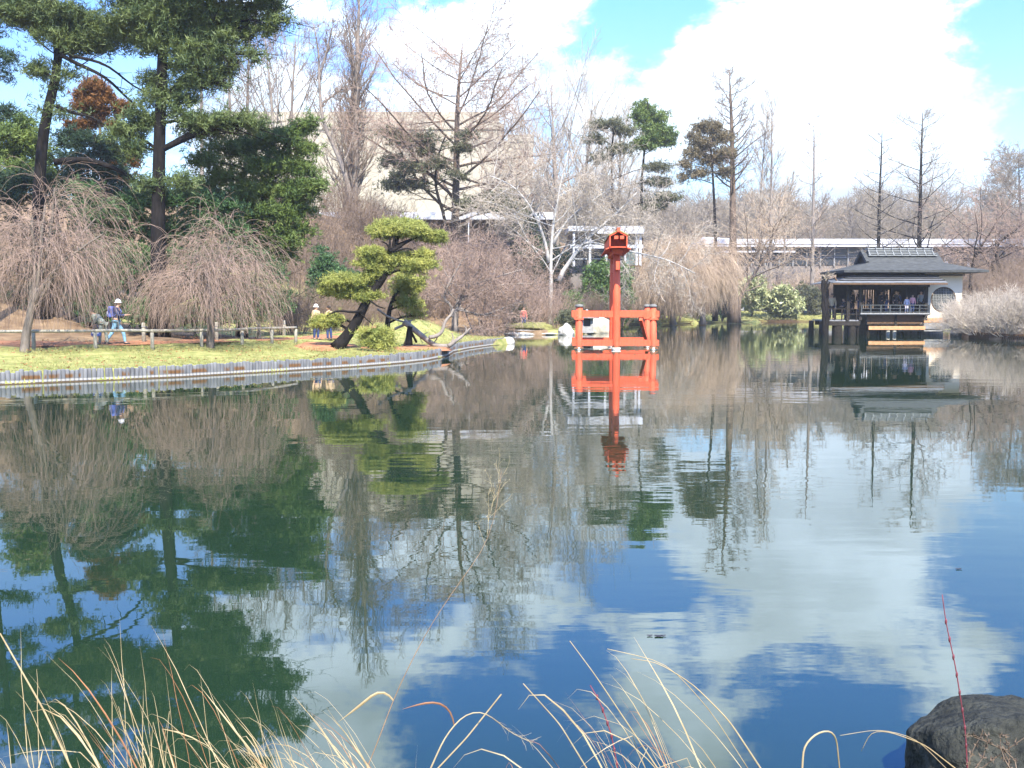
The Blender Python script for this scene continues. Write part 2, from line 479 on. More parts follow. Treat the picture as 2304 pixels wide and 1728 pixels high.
gb = MB().add(np.stack([X, Y, Z], -1).reshape(-1, 3), quads=np.stack([idx[:-1, :-1], idx[:-1, 1:], idx[1:, 1:], idx[1:, :-1]], -1).reshape(-1, 4))

def ground_material():
    m = bpy.data.materials.new('ground'); m.use_nodes = True
    N, L = m.node_tree.nodes, m.node_tree.links
    b = N['Principled BSDF']; b.inputs['Roughness'].default_value = .95; b.inputs['Specular IOR Level'].default_value = .1
    at = N.new('ShaderNodeAttribute'); at.attribute_name = 'lawn'
    t = N.new('ShaderNodeTexCoord')
    def noise(s, d=5):
        n = N.new('ShaderNodeTexNoise'); n.inputs['Scale'].default_value = s; n.inputs['Detail'].default_value = d; n.inputs['Roughness'].default_value = .65
        L.new(t.outputs['Object'], n.inputs['Vector']); return n.outputs[0]
    def ramp(v, c1, c2, lo=.35, hi=.65):
        r = N.new('ShaderNodeMapRange'); r.inputs[1].default_value = lo; r.inputs[2].default_value = hi; L.new(v, r.inputs[0])
        x = N.new('ShaderNodeMix'); x.data_type = 'RGBA'; L.new(r.outputs[0], x.inputs[0])
        for i, c in ((6, c1), (7, c2)):
            if isinstance(c, tuple): x.inputs[i].default_value = (*c, 1)
            else: L.new(c, x.inputs[i])
        return x.outputs[2]
    lawn = ramp(noise(2.2), (.13, .15, .040), (.31, .285, .105))
    lawn = ramp(noise(.55, 7), lawn, (.20, .15, .075), .60, .74)
    litter = ramp(noise(.9), (.105, .065, .038), (.24, .165, .095))
    n = N.new('ShaderNodeMath'); n.operation = 'ADD'
    L.new(at.outputs['Fac'], n.inputs[0])
    k = N.new('ShaderNodeMath'); k.operation = 'MULTIPLY_ADD'; L.new(noise(.7), k.inputs[0]); k.inputs[1].default_value = .9; k.inputs[2].default_value = -.45
    L.new(k.outputs[0], n.inputs[1])
    L.new(ramp(n.outputs[0], litter, lawn, .42, .58), b.inputs['Base Color'])
    u = N.new('ShaderNodeBump'); u.inputs['Strength'].default_value = .7; u.inputs['Distance'].default_value = .06
    L.new(noise(9), u.inputs['Height']); L.new(u.outputs[0], b.inputs['Normal'])
    return m
ground = tag(gb.build('ground', ground_material(), smooth=True), kind='structure')
lawn_w = np.where(X < 3, np.where(Y < 62, 1 - sstep(8.5, 10.5, sd), 0.15 * (sd < 3)), 1 - sstep(7, 10, sd))
lawn_w = np.maximum(lawn_w, np.exp(-(((X + 5) / 4.0) ** 2 + ((Y - 55) / 4.5) ** 2)) * 1.6)
lawn_w = np.maximum(lawn_w, .75 * sstep(34, 44, sd) * (X < 12))
lawn_w = np.where((X > 5) & (Y > 95), np.maximum(lawn_w, 1.15 * (1 - sstep(8, 11, sd))), lawn_w)
lawn_w = np.where((X < -6) & (X > -22) & (Y > 52) & (Y < 80), np.maximum(lawn_w, .62), lawn_w)
lawn_w = np.where((X > 30) & (Y < 84) & (Y > 20), .2, lawn_w)
att = ground.data.attributes.new('lawn', 'FLOAT', 'POINT')
att.data.foreach_set('value', np.clip(lawn_w, 0, 1).astype(np.float32).ravel())

def water_material():
    m = bpy.data.materials.new('pond_water'); m.use_nodes = True
    N, L = m.node_tree.nodes, m.node_tree.links
    b = N['Principled BSDF']
    b.inputs['Base Color'].default_value = (.009, .022, .011, 1)
    b.inputs['Roughness'].default_value = .012
    b.inputs['IOR'].default_value = 1.42
    b.inputs['Specular IOR Level'].default_value = .5
    t = N.new('ShaderNodeTexCoord')
    def noise(s, st, d=2):
        q = N.new('ShaderNodeMapping'); q.inputs['Scale'].default_value = st; L.new(t.outputs['Object'], q.inputs[0])
        n = N.new('ShaderNodeTexNoise'); n.inputs['Scale'].default_value = s; n.inputs['Detail'].default_value = d
        L.new(q.outputs[0], n.inputs['Vector']); return n.outputs[0]
    def mul(a, c):
        n = N.new('ShaderNodeMath'); n.operation = 'MULTIPLY'
        for i, v in enumerate((a, c)):
            if isinstance(v, float): n.inputs[i].default_value = v
            else: L.new(v, n.inputs[i])
        return n.outputs[0]
    # ripples run in gusts: broad patches of livelier water
    g = N.new('ShaderNodeMapRange'); g.inputs[1].default_value = .42; g.inputs[2].default_value = .66; g.inputs[3].default_value = .16; g.inputs[4].default_value = 1.0
    L.new(noise(.07, (1, 1.6, 1), 3), g.inputs[0])
    h = N.new('ShaderNodeMath'); h.operation = 'ADD'
    L.new(mul(noise(1.0, (.45, 1.25, 1), 2), 1.0), h.inputs[0])
    L.new(mul(noise(4.2, (.5, 1.3, 1), 2), .16), h.inputs[1])
    u = N.new('ShaderNodeBump'); u.inputs['Strength'].default_value = 1.0; u.inputs['Distance'].default_value = .0075
    L.new(mul(h.outputs[0], g.outputs[0]), u.inputs['Height'])
    L.new(u.outputs[0], b.inputs['Normal'])
    return m
wb = MB().add([(-70, -2, 0), (60, -2, 0), (60, 150, 0), (-70, 150, 0)], quads=[(0, 1, 2, 3)])
tag(wb.build('pond_water', water_material()), kind='structure')

# ------------------------------------------------------------------ growing plants
def grow(rng, P, R, n, t0, t1, ang, angv, L, K, up=0., wig=.1, rr=.6, tip=.3, rmin=.006, prof=None, rel=True, flat=0., zmin=None, squash=None):
    N, Kp = P.shape[:2]
    t = t0 + (t1 - t0) * (np.arange(n)[None] + rng.random((N, n))) / n
    f = t * (Kp - 1); i = np.minimum(f.astype(int), Kp - 2); w = (f - i)[..., None]
    ar = np.arange(N)[:, None]
    a_, b_ = P[ar, i], P[ar, i + 1]
    pos = a_ * (1 - w) + b_ * w
    T = unit(b_ - a_)
    r0 = R[ar, i] * (1 - w[..., 0]) + R[ar, i + 1] * w[..., 0]
    phi = rng.random((N, 1)) * 6.283 + np.arange(n)[None] * 2.4 + rng.normal(0, .35, (N, n))
    al = np.radians(ang + rng.normal(0, angv, (N, n)))
    U, V = perp(T)
    d = np.cos(al)[..., None] * T + np.sin(al)[..., None] * (np.cos(phi)[..., None] * U + np.sin(phi)[..., None] * V)
    if flat: d[..., 2] *= 1 - flat
    d = unit(d).reshape(-1, 3); p = pos.reshape(-1, 3)
    if rel:
        Lp = np.linalg.norm(np.diff(P, axis=1), axis=-1).sum(1)[:, None]
        Ls = L * Lp * np.ones((1, n))
    else:
        Ls = np.full((N, n), float(L))
    if prof is not None: Ls = Ls * prof(t)
    Ls = (Ls * rng.uniform(.65, 1.25, (N, n))).reshape(-1)
    if zmin is not None:
        Ls = np.minimum(Ls, np.maximum(p[:, 2] - zmin, .2) * rng.uniform(.5, 1.02, len(Ls)))
    Q = np.empty((N * n, K, 3))
    st = (Ls / (K - 1))[:, None]
    for k in range(K):
        Q[:, k] = p
        p = p + d * st
        d = unit(d + np.array((0, 0, up / (K - 1))) + rng.normal(0, wig, (len(p), 3)))
    rb = np.maximum(r0.reshape(-1) * rr, rmin)
    Rn = np.maximum(rb[:, None] * np.linspace(1, tip, K)[None], rmin * .55)
    return Q, Rn

def stem_line(pts, K, rng, wig=.0):
    pts = np.asarray(pts, float)
    seg = np.r_[0, np.cumsum(np.linalg.norm(np.diff(pts, axis=0), axis=1))]
    u = np.linspace(0, seg[-1], K)
    out = np.stack([np.interp(u, seg, pts[:, i]) for i in range(3)], -1)
    if len(pts) > 2:                       # soften the corners
        for _ in range(2):
            out[1:-1] = .25 * out[:-2] + .5 * out[1:-1] + .25 * out[2:]
    if wig:
        w = rng.normal(0, wig, (K, 3)); w[0] = 0; w[:, 2] = 0
        out = out + np.cumsum(w, 0) * .4
    return out

STYLES = {
    'cypress': [dict(n=52, t0=.22, t1=.985, ang=68, angv=9, L=.24, K=6, up=.45, wig=.09, rr=.34, tip=.25, rmin=.014, prof=lambda t: 1.15 * (1 - t) ** .55 + .16),
                dict(n=10, t0=.2, t1=.98, ang=45, angv=12, L=.46, K=4, up=.35, wig=.12, rr=.5, rmin=.010, prof=lambda t: 1.1 - .6 * t),
                dict(n=7, t0=.2, t1=.98, ang=42, angv=14, L=.45, K=3, up=.2, wig=.15, rr=.6, rmin=.008)],
    'thin': [dict(n=30, t0=.25, t1=.98, ang=52, angv=10, L=.17, K=5, up=.5, wig=.1, rr=.34, rmin=.014, prof=lambda t: 1.2 * (1 - t) ** .6 + .2),
             dict(n=7, t0=.25, t1=.98, ang=40, angv=12, L=.45, K=3, up=.4, wig=.12, rr=.5, rmin=.011),
             dict(n=5, t0=.2, t1=.98, ang=40, angv=12, L=.5, K=3, up=.2, wig=.15, rr=.6, rmin=.009)],
    'poplar': [dict(n=60, t0=.12, t1=.98, ang=34, angv=8, L=.22, K=7, up=1.1, wig=.07, rr=.36, rmin=.014, prof=lambda t: 1.15 - .75 * t),
               dict(n=9, t0=.2, t1=.98, ang=34, angv=10, L=.42, K=4, up=.9, wig=.1, rr=.5, rmin=.010),
               dict(n=6, t0=.2, t1=.98, ang=36, angv=12, L=.42, K=3, up=.5, wig=.15, rr=.6, rmin=.008)],
    'round': [dict(n=34, t0=.26, t1=.985, ang=70, angv=10, L=.60, K=8, up=.32, wig=.08, rr=.42, rmin=.02, prof=lambda t: 1.1 - .45 * t),
              dict(n=17, t0=.16, t1=.98, ang=44, angv=12, L=.34, K=5, up=.25, wig=.13, rr=.45, rmin=.012, prof=lambda t: 1.15 - .6 * t),
              dict(n=10, t0=.12, t1=.99, ang=42, angv=14, L=.40, K=3, up=.15, wig=.18, rr=.55, rmin=.009),
              dict(n=3, t0=.4, t1=1., ang=40, angv=14, L=.5, K=2, up=.1, wig=.15, rr=.7, rmin=.008)],
    'vase': [dict(n=22, t0=.14, t1=.9, ang=36, angv=8, L=.55, K=8, up=.55, wig=.07, rr=.42, rmin=.016, prof=lambda t: 1.1 - .5 * t),
             dict(n=10, t0=.25, t1=.98, ang=30, angv=10, L=.36, K=4, up=.4, wig=.1, rr=.45, rmin=.010),
             dict(n=8, t0=.2, t1=.99, ang=34, angv=12, L=.42, K=3, up=.25, wig=.14, rr=.55, rmin=.008)],
    'spread': [dict(n=16, t0=.25, t1=.98, ang=66, angv=13, L=.85, K=8, up=.3, wig=.13, rr=.5, rmin=.018, prof=lambda t: 1.1 - .35 * t),
               dict(n=9, t0=.22, t1=.98, ang=45, angv=15, L=.42, K=5, up=.1, wig=.16, rr=.5, rmin=.011),
               dict(n=8, t0=.15, t1=.99, ang=45, angv=15, L=.42, K=4, up=.0, wig=.2, rr=.55, rmin=.008),
               dict(n=3, t0=.3, t1=1., ang=40, angv=14, L=.5, K=2, up=.0, wig=.15, rr=.7, rmin=.007)],
    'wood': [dict(n=24, t0=.15, t1=.97, ang=54, angv=12, L=.5, K=5, up=.5, wig=.1, rr=.4, rmin=.05, prof=lambda t: 1.15 - .6 * t),
             dict(n=9, t0=.22, t1=.98, ang=42, angv=14, L=.45, K=3, up=.3, wig=.15, rr=.5, rmin=.035),
             dict(n=8, t0=.15, t1=.99, ang=42, angv=14, L=.5, K=3, up=.2, wig=.2, rr=.55, rmin=.028)],
}
def to_ground(pts, reach=99.):
    pts = np.asarray(pts, float)
    gz = GZ(pts[0, 0], pts[0, 1])
    if gz < pts[0, 2] - .05 and pts[0, 2] - gz < reach:
        pts = np.r_[[(pts[0, 0], pts[0, 1], gz)], pts]
    return pts
def bare_tree(label, pts, r0, style, bark, twig, seed, name='bare_tree', group=None, extra_stems=(), cat='tree', scale_n=1.0, K=16, wig=.05, over=None):
    rng = np.random.default_rng(seed)
    pts = to_ground(pts)
    base = pts[0].copy()
    root = empty(name, base, label, cat, group)
    extra_stems = [(to_ground(s, 3.0), r) for s, r in extra_stems]
    stems = [(pts, r0)] + [(np.asarray(s, float), r) for s, r in extra_stems]
    tb, lb, cb = MB(), MB(), MB()
    for sp, r in stems:
        line = stem_line(sp, K, rng, wig)
        h = np.linspace(0, 1, K)
        R = r * (1 - h) ** .75 + .03
        R[0] *= 1.45; R[1] *= 1.1
        line[0, 2] -= .3
        tb.tube(line, R, 10)
        P_, R_ = line[None], R[None]
        for li, spec in enumerate(STYLES[style]):
            s = dict(spec)
            if over and li in over: s.update(over[li])
            s['rmin'] = max(s['rmin'], base[1] * (.00028, .00019, .00014, .00012)[min(li, 3)])
            if li == 0 and scale_n != 1: s['n'] = max(3, int(s['n'] * scale_n))
            P_, R_ = grow(rng, P_, R_, **s)
            (lb if li == 0 else cb).tubes(P_, R_, 5 if li == 0 else 3)
    tb.build('trunk', bark, root, True)
    lb.build('limbs', bark, root, True)
    cb.build('crown', twig, root, True)
    return root

def blades(rng, C, m, length, width, up=.25, spread=1.0):
    """m slim pointed needles or leaves at each centre"""
    N = len(C)
    d = rng.normal(0, 1, (N, m, 3)); d[..., 2] = d[..., 2] * spread + up * 1.5
    d = unit(d)
    U, V = perp(d)
    a = rng.random((N, m, 1)) * 6.283
    s = np.cos(a) * U + np.sin(a) * V
    L = length * rng.uniform(.6, 1.25, (N, m, 1))
    p = C[:, None] + rng.normal(0, length * .25, (N, m, 3))
    w = width * rng.uniform(.7, 1.3, (N, m, 1))
    V_ = np.stack([p - s * w * .5, p + s * w * .5, p + d * L], 2).reshape(-1, 3)
    T = np.arange(N * m * 3).reshape(-1, 3)
    return V_, T

def pad_points(rng, c, r, clumps, per, crad, dome=True):
    """foliage positions inside a lumpy, flat-bottomed or round ellipsoid made of small clumps"""
    u = unit(rng.normal(0, 1, (clumps, 3))) * (rng.random((clumps, 1)) ** .45)
    if dome: u[:, 2] = np.where(rng.random(clumps) < .8, np.abs(u[:, 2]), -.35 * np.abs(u[:, 2]))
    cc = np.asarray(c) + u * np.asarray(r)
    cr = crad * rng.uniform(.5, 1.25, (clumps, 1, 1))
    g = rng.normal(0, 1, (clumps, per, 3)) * cr * np.array((.62, .62, .42))
    return (cc[:, None] + g).reshape(-1, 3), cc

def padded_conifer(label, name, trunk, r0, pads, Y, bark, leaf, seed, dens=1.0, leaf_len=.22, leaf_w=.035, m=11, crad=.42, depth=1.0, group=None, cat='tree', dome=True, limbs=True, sides=10, per=6, pad_parts=False):
    """a conifer whose foliage layers are listed one by one: (px, py, half width, half height[, depth offset])"""
    rng = np.random.default_rng(seed)
    tr = to_ground([WP(*p[:2], Y + (p[2] if len(p) > 2 else 0)) for p in trunk])
    base = tr[0].copy()
    root = empty(name, base, label, cat, group)
    K = 18
    line = stem_line(tr, K, rng, .0)
    R = np.linspace(r0, r0 * .28, K); R[0] *= 1.35; R[1] *= 1.12
    MB().tube(line, R, sides).build('trunk', bark, root, True)
    fb, lb = MB(), MB()
    for pd in pads:
        px, py, hw, hh = pd[:4]
        dy = pd[4] if len(pd) > 4 else rng.uniform(-.55, .55) * depth * hw * MPP(Y)
        c = WP(px, py, Y + dy)
        rx, rz = hw * MPP(Y + dy), hh * MPP(Y + dy)
        ry = rx * .8 * depth
        vol_area = rx * ry * 3.14 + rx * rz * 3.14
        n = max(5, int(vol_area / (crad * crad) * 1.5 * dens))
        pts, cc = pad_points(rng, c - np.array((0, 0, rz * (.35 if dome else 0))), (rx, ry, rz), n, per, crad, dome)
        V_, T_ = blades(rng, pts, m, leaf_len, leaf_w)
        fb.add(V_, tris=T_)
        if limbs:
            # a limb leaves the trunk a little below the layer and forks through it
            k = np.argmin(np.abs(line[:, 2] - (c[2] - .25 * np.hypot(*(c[:2] - line[np.argmin(np.abs(line[:, 2] - c[2])), :2])))))
            p0 = line[k]
            e = c + np.array((np.sign(c[0] - p0[0]) * rx * .5, 0, -rz * .2))
            mid = p0 * .5 + c * .5 + np.array((0, 0, .08 * np.linalg.norm(c - p0)))
            L1 = stem_line([p0, mid, c, e], 8, rng, .03)
            rr_ = min(R[k] * .5, .05 + .018 * np.linalg.norm(c - p0))
            R1 = np.linspace(rr_, rr_ * .35, 8)
            lb = MB(); lb.tube(L1, R1, 6)
            q, r_ = grow(rng, L1[None], R1[None], 7, .35, 1., 48, 10, .34, 5, .25, .12, .55, .3, .012, flat=.5)
            lb.tubes(q, r_, 4)
            q, r_ = grow(rng, q, r_, 4, .3, 1., 45, 10, .5, 3, .15, .12, .55, .3, .008, flat=.4)
            lb.tubes(q, r_, 3)
            lb.build('limb', bark, root, True)
        if pad_parts:
            fb.build('foliage_pad', leaf, root); fb = MB()
    if not pad_parts: fb.build('crown', leaf, root)
    return root

def leafy_bush(label, name, px, py_base, py_top, hw, Y, leaf, seed, leaf_len=.2, leaf_w=.07, m=9, crad=.35, dens=1.2, cat='shrub', group=None, per=6, stem=None):
    rng = np.random.default_rng(seed)
    b = WP(px, py_base, Y); t = WP(px, py_top, Y)
    gz = GZ(b[0], Y)
    base = np.array((b[0], Y, min(gz, b[2])))
    root = empty(name, base, label, cat, group)
    h = t[2] - base[2]; rx = hw * MPP(Y)
    fb = MB(); sb = MB()
    lobes = 7
    for i in range(lobes):
        a = rng.random() * 6.28
        q = base + np.array((math.cos(a) * rx * .5 * rng.random() ** .5, math.sin(a) * rx * .45, h * rng.uniform(.3, .66)))
        rr_ = np.array((rx * rng.uniform(.45, .62), rx * rng.uniform(.4, .6), h * rng.uniform(.26, .38)))
        n = max(6, int(rr_[0] * rr_[2] * 3.14 / crad ** 2 * 2.0 * dens))
        pts, _ = pad_points(rng, q, rr_, n, per, crad, False)
        pts = pts[pts[:, 2] > base[2] + .05]
        V_, T_ = blades(rng, pts, m, leaf_len, leaf_w)
        fb.add(V_, tris=T_)
        sb.tube(stem_line([base + (0, 0, -.2), base * .5 + q * .5 + rng.normal(0, .1, 3), q], 6, rng, .03), np.linspace(.05, .02, 6), 5)
    sb.build('stems', M['bark_brown'], root, True)
    fb.build('foliage', leaf, root)
    return root

def weeping_tree(label, base, fork, rx, h, seed, bark, twig, group=None, zmin_off=.35, limbs=8, n2=11, n3=15, n4=3, lean=(0, 0), rsc=1.0, limb_ang=40):
    rng = np.random.default_rng(seed)
    base = np.asarray(base, float)
    root = empty('weeping_cherry', base, label, 'tree', group)
    top = base + np.array((lean[0], lean[1], fork))
    tr = stem_line([base + (0, 0, -.3), base * .5 + top * .5 + (-.05 * lean[0], 0, 0), top], 10, rng, .02)
    R = np.linspace(.17, .11, 10) * rsc; R[0] *= 1.4
    MB().tube(tr, R, 10).build('trunk', bark, root, True)
    lb, cb = MB(), MB()
    P0, R0 = tr[None], R[None]
    hi = h - fork
    P1, R1 = grow(rng, P0, R0, limbs, .62, 1., limb_ang, 13, hi * .82, 8, -.25, .10, .6, .4, .03, rel=False)
    lb.tubes(P1, R1, 6)
    P2, R2 = grow(rng, P1, R1, n2, .25, 1., 50, 14, rx * .62, 8, -1.25, .10, .45, .3, .012, rel=False)
    lb.tubes(P2, R2, 4)
    zm = base[2] + zmin_off
    P3, R3 = grow(rng, P2, R2, n3, .15, 1., 42, 16, h * .40, 7, -2.3, .055, .5, .4, .0065 * rsc, rel=False, zmin=zm)
    cb.tubes(P3, R3, 3)
    P4, R4 = grow(rng, P3, R3, n4, .15, .9, 30, 10, h * .26, 5, -2.0, .055, .8, .5, .0055 * rsc, rel=False, zmin=zm)
    cb.tubes(P4, R4, 3)
    lb.build('limbs', bark, root, True)
    cb.build('crown', twig, root, True)
    return root

def bare_shrub(label, base, rx, h, seed, twig, group=None, stems=34, name='bare_shrub', n2=9, n3=6, rmin=.007, droop=.0, ang=34):
    rng = np.random.default_rng(seed)
    base = np.asarray(base, float)
    root = empty(name, base, label, 'shrub', group)
    a = rng.random(stems) * 6.283; rr_ = rng.random(stems) ** .6
    P = np.empty((stems, 7, 3)); p = base + np.stack([np.cos(a) * rr_ * rx * .35, np.sin(a) * rr_ * rx * .35, np.full(stems, -.1)], -1)
    th = np.radians(ang) * rr_ * rng.uniform(.8, 1.6, stems)
    d = np.stack([np.cos(a) * np.sin(th), np.sin(a) * np.sin(th), np.cos(th)], -1)
    L = (h * rng.uniform(.65, 1.05, stems) / 6)[:, None]
    for k in range(7):
        P[:, k] = p; p = p + d * L * np.array((max(1., rx / h), max(1., rx / h), 1.))
        d = unit(d + rng.normal(0, .10, (stems, 3)) + np.array((0, 0, -droop)))
    R = np.linspace(.03, .008, 7)[None] * rng.uniform(.7, 1.2, (stems, 1))
    lb, cb = MB(), MB()
    lb.tubes(P, R, 4)
    P2, R2 = grow(rng, P, R, n2, .2, 1., 36, 12, .38, 4, .25, .14, .6, .4, rmin, prof=lambda t: 1.2 - .6 * t)
    cb.tubes(P2, R2, 3)
    P3, R3 = grow(rng, P2, R2, n3, .15, 1., 40, 14, .48, 3, .1, .16, .7, .5, rmin * .85)
    cb.tubes(P3, R3, 3)
    lb.build('stems', twig, root, True)
    cb.build('twigs', twig, root, True)
    return root

def rock(name, label, c, r, seed, material, cat='rock', group=None, sub=4, amp=.28, fz=1.3):
    bm = bmesh.new()
    bmesh.ops.create_icosphere(bm, subdivisions=sub, radius=1)
    for v in bm.verts:
        p = v.co.copy()
        n = mnoise.fractal(p * fz + Vector((seed * 3.1, seed, 0)), 1.0, 2.0, 5) * amp + mnoise.noise(p * 3.1 + Vector((seed, 7, 1))) * amp * .25
        q = p * (1 + n)
        v.co = Vector((q.x * r[0], q.y * r[1], q.z * r[2]))
    me = bpy.data.meshes.new(name); bm.to_mesh(me); bm.free()
    me.polygons.foreach_set('use_smooth', np.ones(len(me.polygons), bool))
    me.materials.append(material)
    o = bpy.data.objects.new(name, me); COL.objects.link(o)
    o.location = tuple(float(v) for v in c)
    return tag(o, label, cat, group)

# ------------------------------------------------------------------ log palisade round the left bank
def stake_material():
    m = bpy.data.materials.new('stake_wood'); m.use_nodes = True
    N, L = m.node_tree.nodes, m.node_tree.links
    b = N['Principled BSDF']; b.inputs['Roughness'].default_value = .9; b.inputs['Specular IOR Level'].default_value = .2
    g = N.new('ShaderNodeNewGeometry'); s = N.new('ShaderNodeSeparateXYZ'); L.new(g.outputs['Position'], s.inputs[0])
    def noise(sc, d=4, st=(1, 1, 1)):
        q = N.new('ShaderNodeMapping'); q.inputs['Scale'].default_value = st; L.new(g.outputs['Position'], q.inputs[0])
        n = N.new('ShaderNodeTexNoise'); n.inputs['Scale'].default_value = sc; n.inputs['Detail'].default_value = d; L.new(q.outputs[0], n.inputs['Vector']); return n.outputs[0]
    def rng_(v, a, b_, c=0., d=1.):
        r = N.new('ShaderNodeMapRange'); r.inputs[1].default_value, r.inputs[2].default_value, r.inputs[3].default_value, r.inputs[4].default_value = a, b_, c, d; L.new(v, r.inputs[0]); return r.outputs[0]
    def mul(a, c):
        n = N.new('ShaderNodeMath'); n.operation = 'MULTIPLY'; L.new(a, n.inputs[0]); L.new(c, n.inputs[1]); return n.outputs[0]
    def mix(f, a, c):
        x = N.new('ShaderNodeMix'); x.data_type = 'RGBA'; L.new(f, x.inputs[0])
        for i, v in ((6, a), (7, c)):
            if isinstance(v, tuple): x.inputs[i].default_value = (*v, 1)
            else: L.new(v, x.inputs[i])
        return x.outputs[2]
    base = mix(rng_(noise(7, 5, (1, 1, .25)), .3, .7), (.075, .077, .08), (.17, .17, .168))
    zz = s.outputs[2]
    lime = mul(rng_(zz, .105, .085), rng_(zz, .028, .04))
    col = mix(lime, base, (.30, .29, .27))
    moss = mul(mul(rng_(zz, .11, .13), rng_(zz, .26, .20)), rng_(noise(2.6, 4, (1, 1, .3)), .50, .56))
    col = mix(moss, col, (.115, .06, .025))
    wet = rng_(zz, .04, .025)
    col = mix(wet, col, (.06, .04, .02))
    L.new(col, b.inputs['Base Color'])
    return m
M['stake'] = stake_material()
shore = POND[::-1][0:22]
iA = len(POND) - 3
pl = [(-16.4, 27.0)] + [tuple(p) for p in POND[::-1][2:]]
pl = [(-16.4, 27.0), (-14.3, 28.6), (-10.3, 31.6), (-6.95, 35.5), (-5.65, 37.1), (-4.3, 39.3), (-3.5, 41.3), (-2.95, 44.6), (-2.9, 48.9), (-2.3, 52.5), (-1.27, 56.5), (-.6, 58.4)]
def walk(poly, step):
    P = np.asarray(poly, float)
    sg = np.r_[0, np.cumsum(np.linalg.norm(np.diff(P, axis=0), axis=1))]
    u = np.arange(0, sg[-1], step)
    return np.stack([np.interp(u, sg, P[:, i]) for i in range(2)], -1), u
def stake_mesh(h, r, seed):
    prof = [(r * .95, -.5), (r, 0), (r, h - .03), (r * .82, h - .008), (r * .4, h)]
    b = MB().lathe(prof, (0, 0, 0), 8)
    me = b.mesh('stake', smooth=True); me.materials.append(M['stake']); return me
wp, _ = walk(pl, .122)
wall_root = empty('retaining_wall', (-8.5, 33.5, 0), 'low grey wall of upright log stakes edging the grassy left bank', 'retaining wall')
wall_off = np.array((-8.5, 33.5, 0))
stm = [stake_mesh(.37 + .012 * (i - 2), .066, i) for i in range(5)]
for i, p in enumerate(wp[:298]):
    q = p + RNG.normal(0, .006, 2)
    so = link_mesh('stake', stm[int(RNG.integers(5))], wall_root, (q[0] + .05 - wall_off[0], q[1] - .03 - wall_off[1], RNG.normal(-.01, .016)), RNG.random() * 6.28)
    so.rotation_euler = (RNG.normal(0, .03), RNG.normal(0, .03), RNG.random() * 6.28)
wb2 = MB()
for p in wp[298:]:
    wb2.lathe([(.066, -.5), (.066, .35), (.05, .37)], (p[0] + .05, p[1] - .03, 0), 7)
if wb2.n:
    o = wb2.build('stake', M['stake'], wall_root); o['kind'] = 'stuff'
wl = np.asarray(pl); ww = np.stack([np.r_[wl[:, 0]] + .16, wl[:, 1] - .12, np.full(len(wl), -.02)], -1)
MB().tube(stem_line(ww, 60, RNG), .05, 6).build('waterline_log', M['stake'], wall_root, True)

# right bank: shorter dark stakes below the twiggy shrubs
rp, _ = walk([(31.2, 70), (31.2, 66), (31.6, 62.5), (34.5, 58), (38, 55)], .2)
rroot = empty('retaining_wall', (32, 63, 0), 'short stake edging at the water under the twiggy grey shrubs', 'retaining wall')
rm = stake_mesh(.42, .09, 3); rm.materials.clear(); rm.materials.append(M['wood_brown'])
for p in rp:
    link_mesh('stake', rm, rroot, (p[0] - 32, p[1] - 63, RNG.normal(0, .01)), 0)

# far shore: long low timber edging in two boards
fe = [(8.0, 97), (8.6, 100), (12.1, 113), (18, 121), (25, 130), (33, 136), (42, 141), (47, 139)]
fr = empty('timber_edging', (22, 127, 0), 'long low timber edging along the far grassy shore', 'edging')
fp = np.asarray(fe, float)
for z_, h_, dd in ((.06, .09, 0), (.22, .09, .10)):
    b = MB()
    for a_, b_ in zip(fp[:-1], fp[1:]):
        n_ = np.array((b_[1] - a_[1], -(b_[0] - a_[0]))); n_ = n_ / np.linalg.norm(n_)
        a2, b2 = a_ + n_ * (.12 - dd), b_ + n_ * (.12 - dd)
        b.bar((*a2, z_), (*b2, z_), .08, h_)
    b.build('edging_board', M['wood_brown'], fr)

# ------------------------------------------------------------------ path and rail fence on the left bank
def offset_line(poly, d):
    P = np.asarray(poly, float)
    t = np.gradient(P, axis=0); t /= np.linalg.norm(t, axis=1, keepdims=True)
    return P + np.stack([-t[:, 1], t[:, 0]], -1) * d
bank_line, _ = walk([(-28, 19), (-20, 24.3), (-14.3, 28.6), (-10.3, 31.6), (-6.95, 35.5), (-5.9, 37.6)], .5)
def path_strip(center, w, name, material, dz=.035):
    a, b = offset_line(center, -w / 2), offset_line(center, w / 2)
    m_ = MB(); V = []
    nx = 6
    for i in range(len(a)):
        for k in range(nx):
            p = a[i] + (b[i] - a[i]) * k / (nx - 1)
            V.append((p[0], p[1], GZ(p[0], p[1]) + dz))
    q = [(i * nx + k, i * nx + k + 1, (i + 1) * nx + k + 1, (i + 1) * nx + k) for i in range(len(a) - 1) for k in range(nx - 1)]
    m_.add(V, quads=q)
    return tag(m_.build(name, material, smooth=True), kind='structure')
pc = np.array([WP(D(x), D(y), Y)[:2] for x, y, Y in [(-200, 745, 38.2), (-60, 745, 38.9), (60, 745, 39.4), (200, 745, 40.2), (330, 745, 42), (470, 745, 44.5), (580, 740, 47.5), (700, 735, 51), (780, 735, 54)]])
pc = stem_line(np.c_[pc, np.zeros(len(pc))], 50, RNG)[:, :2]
path_strip(pc, 2.4, 'path', M['mulch'])
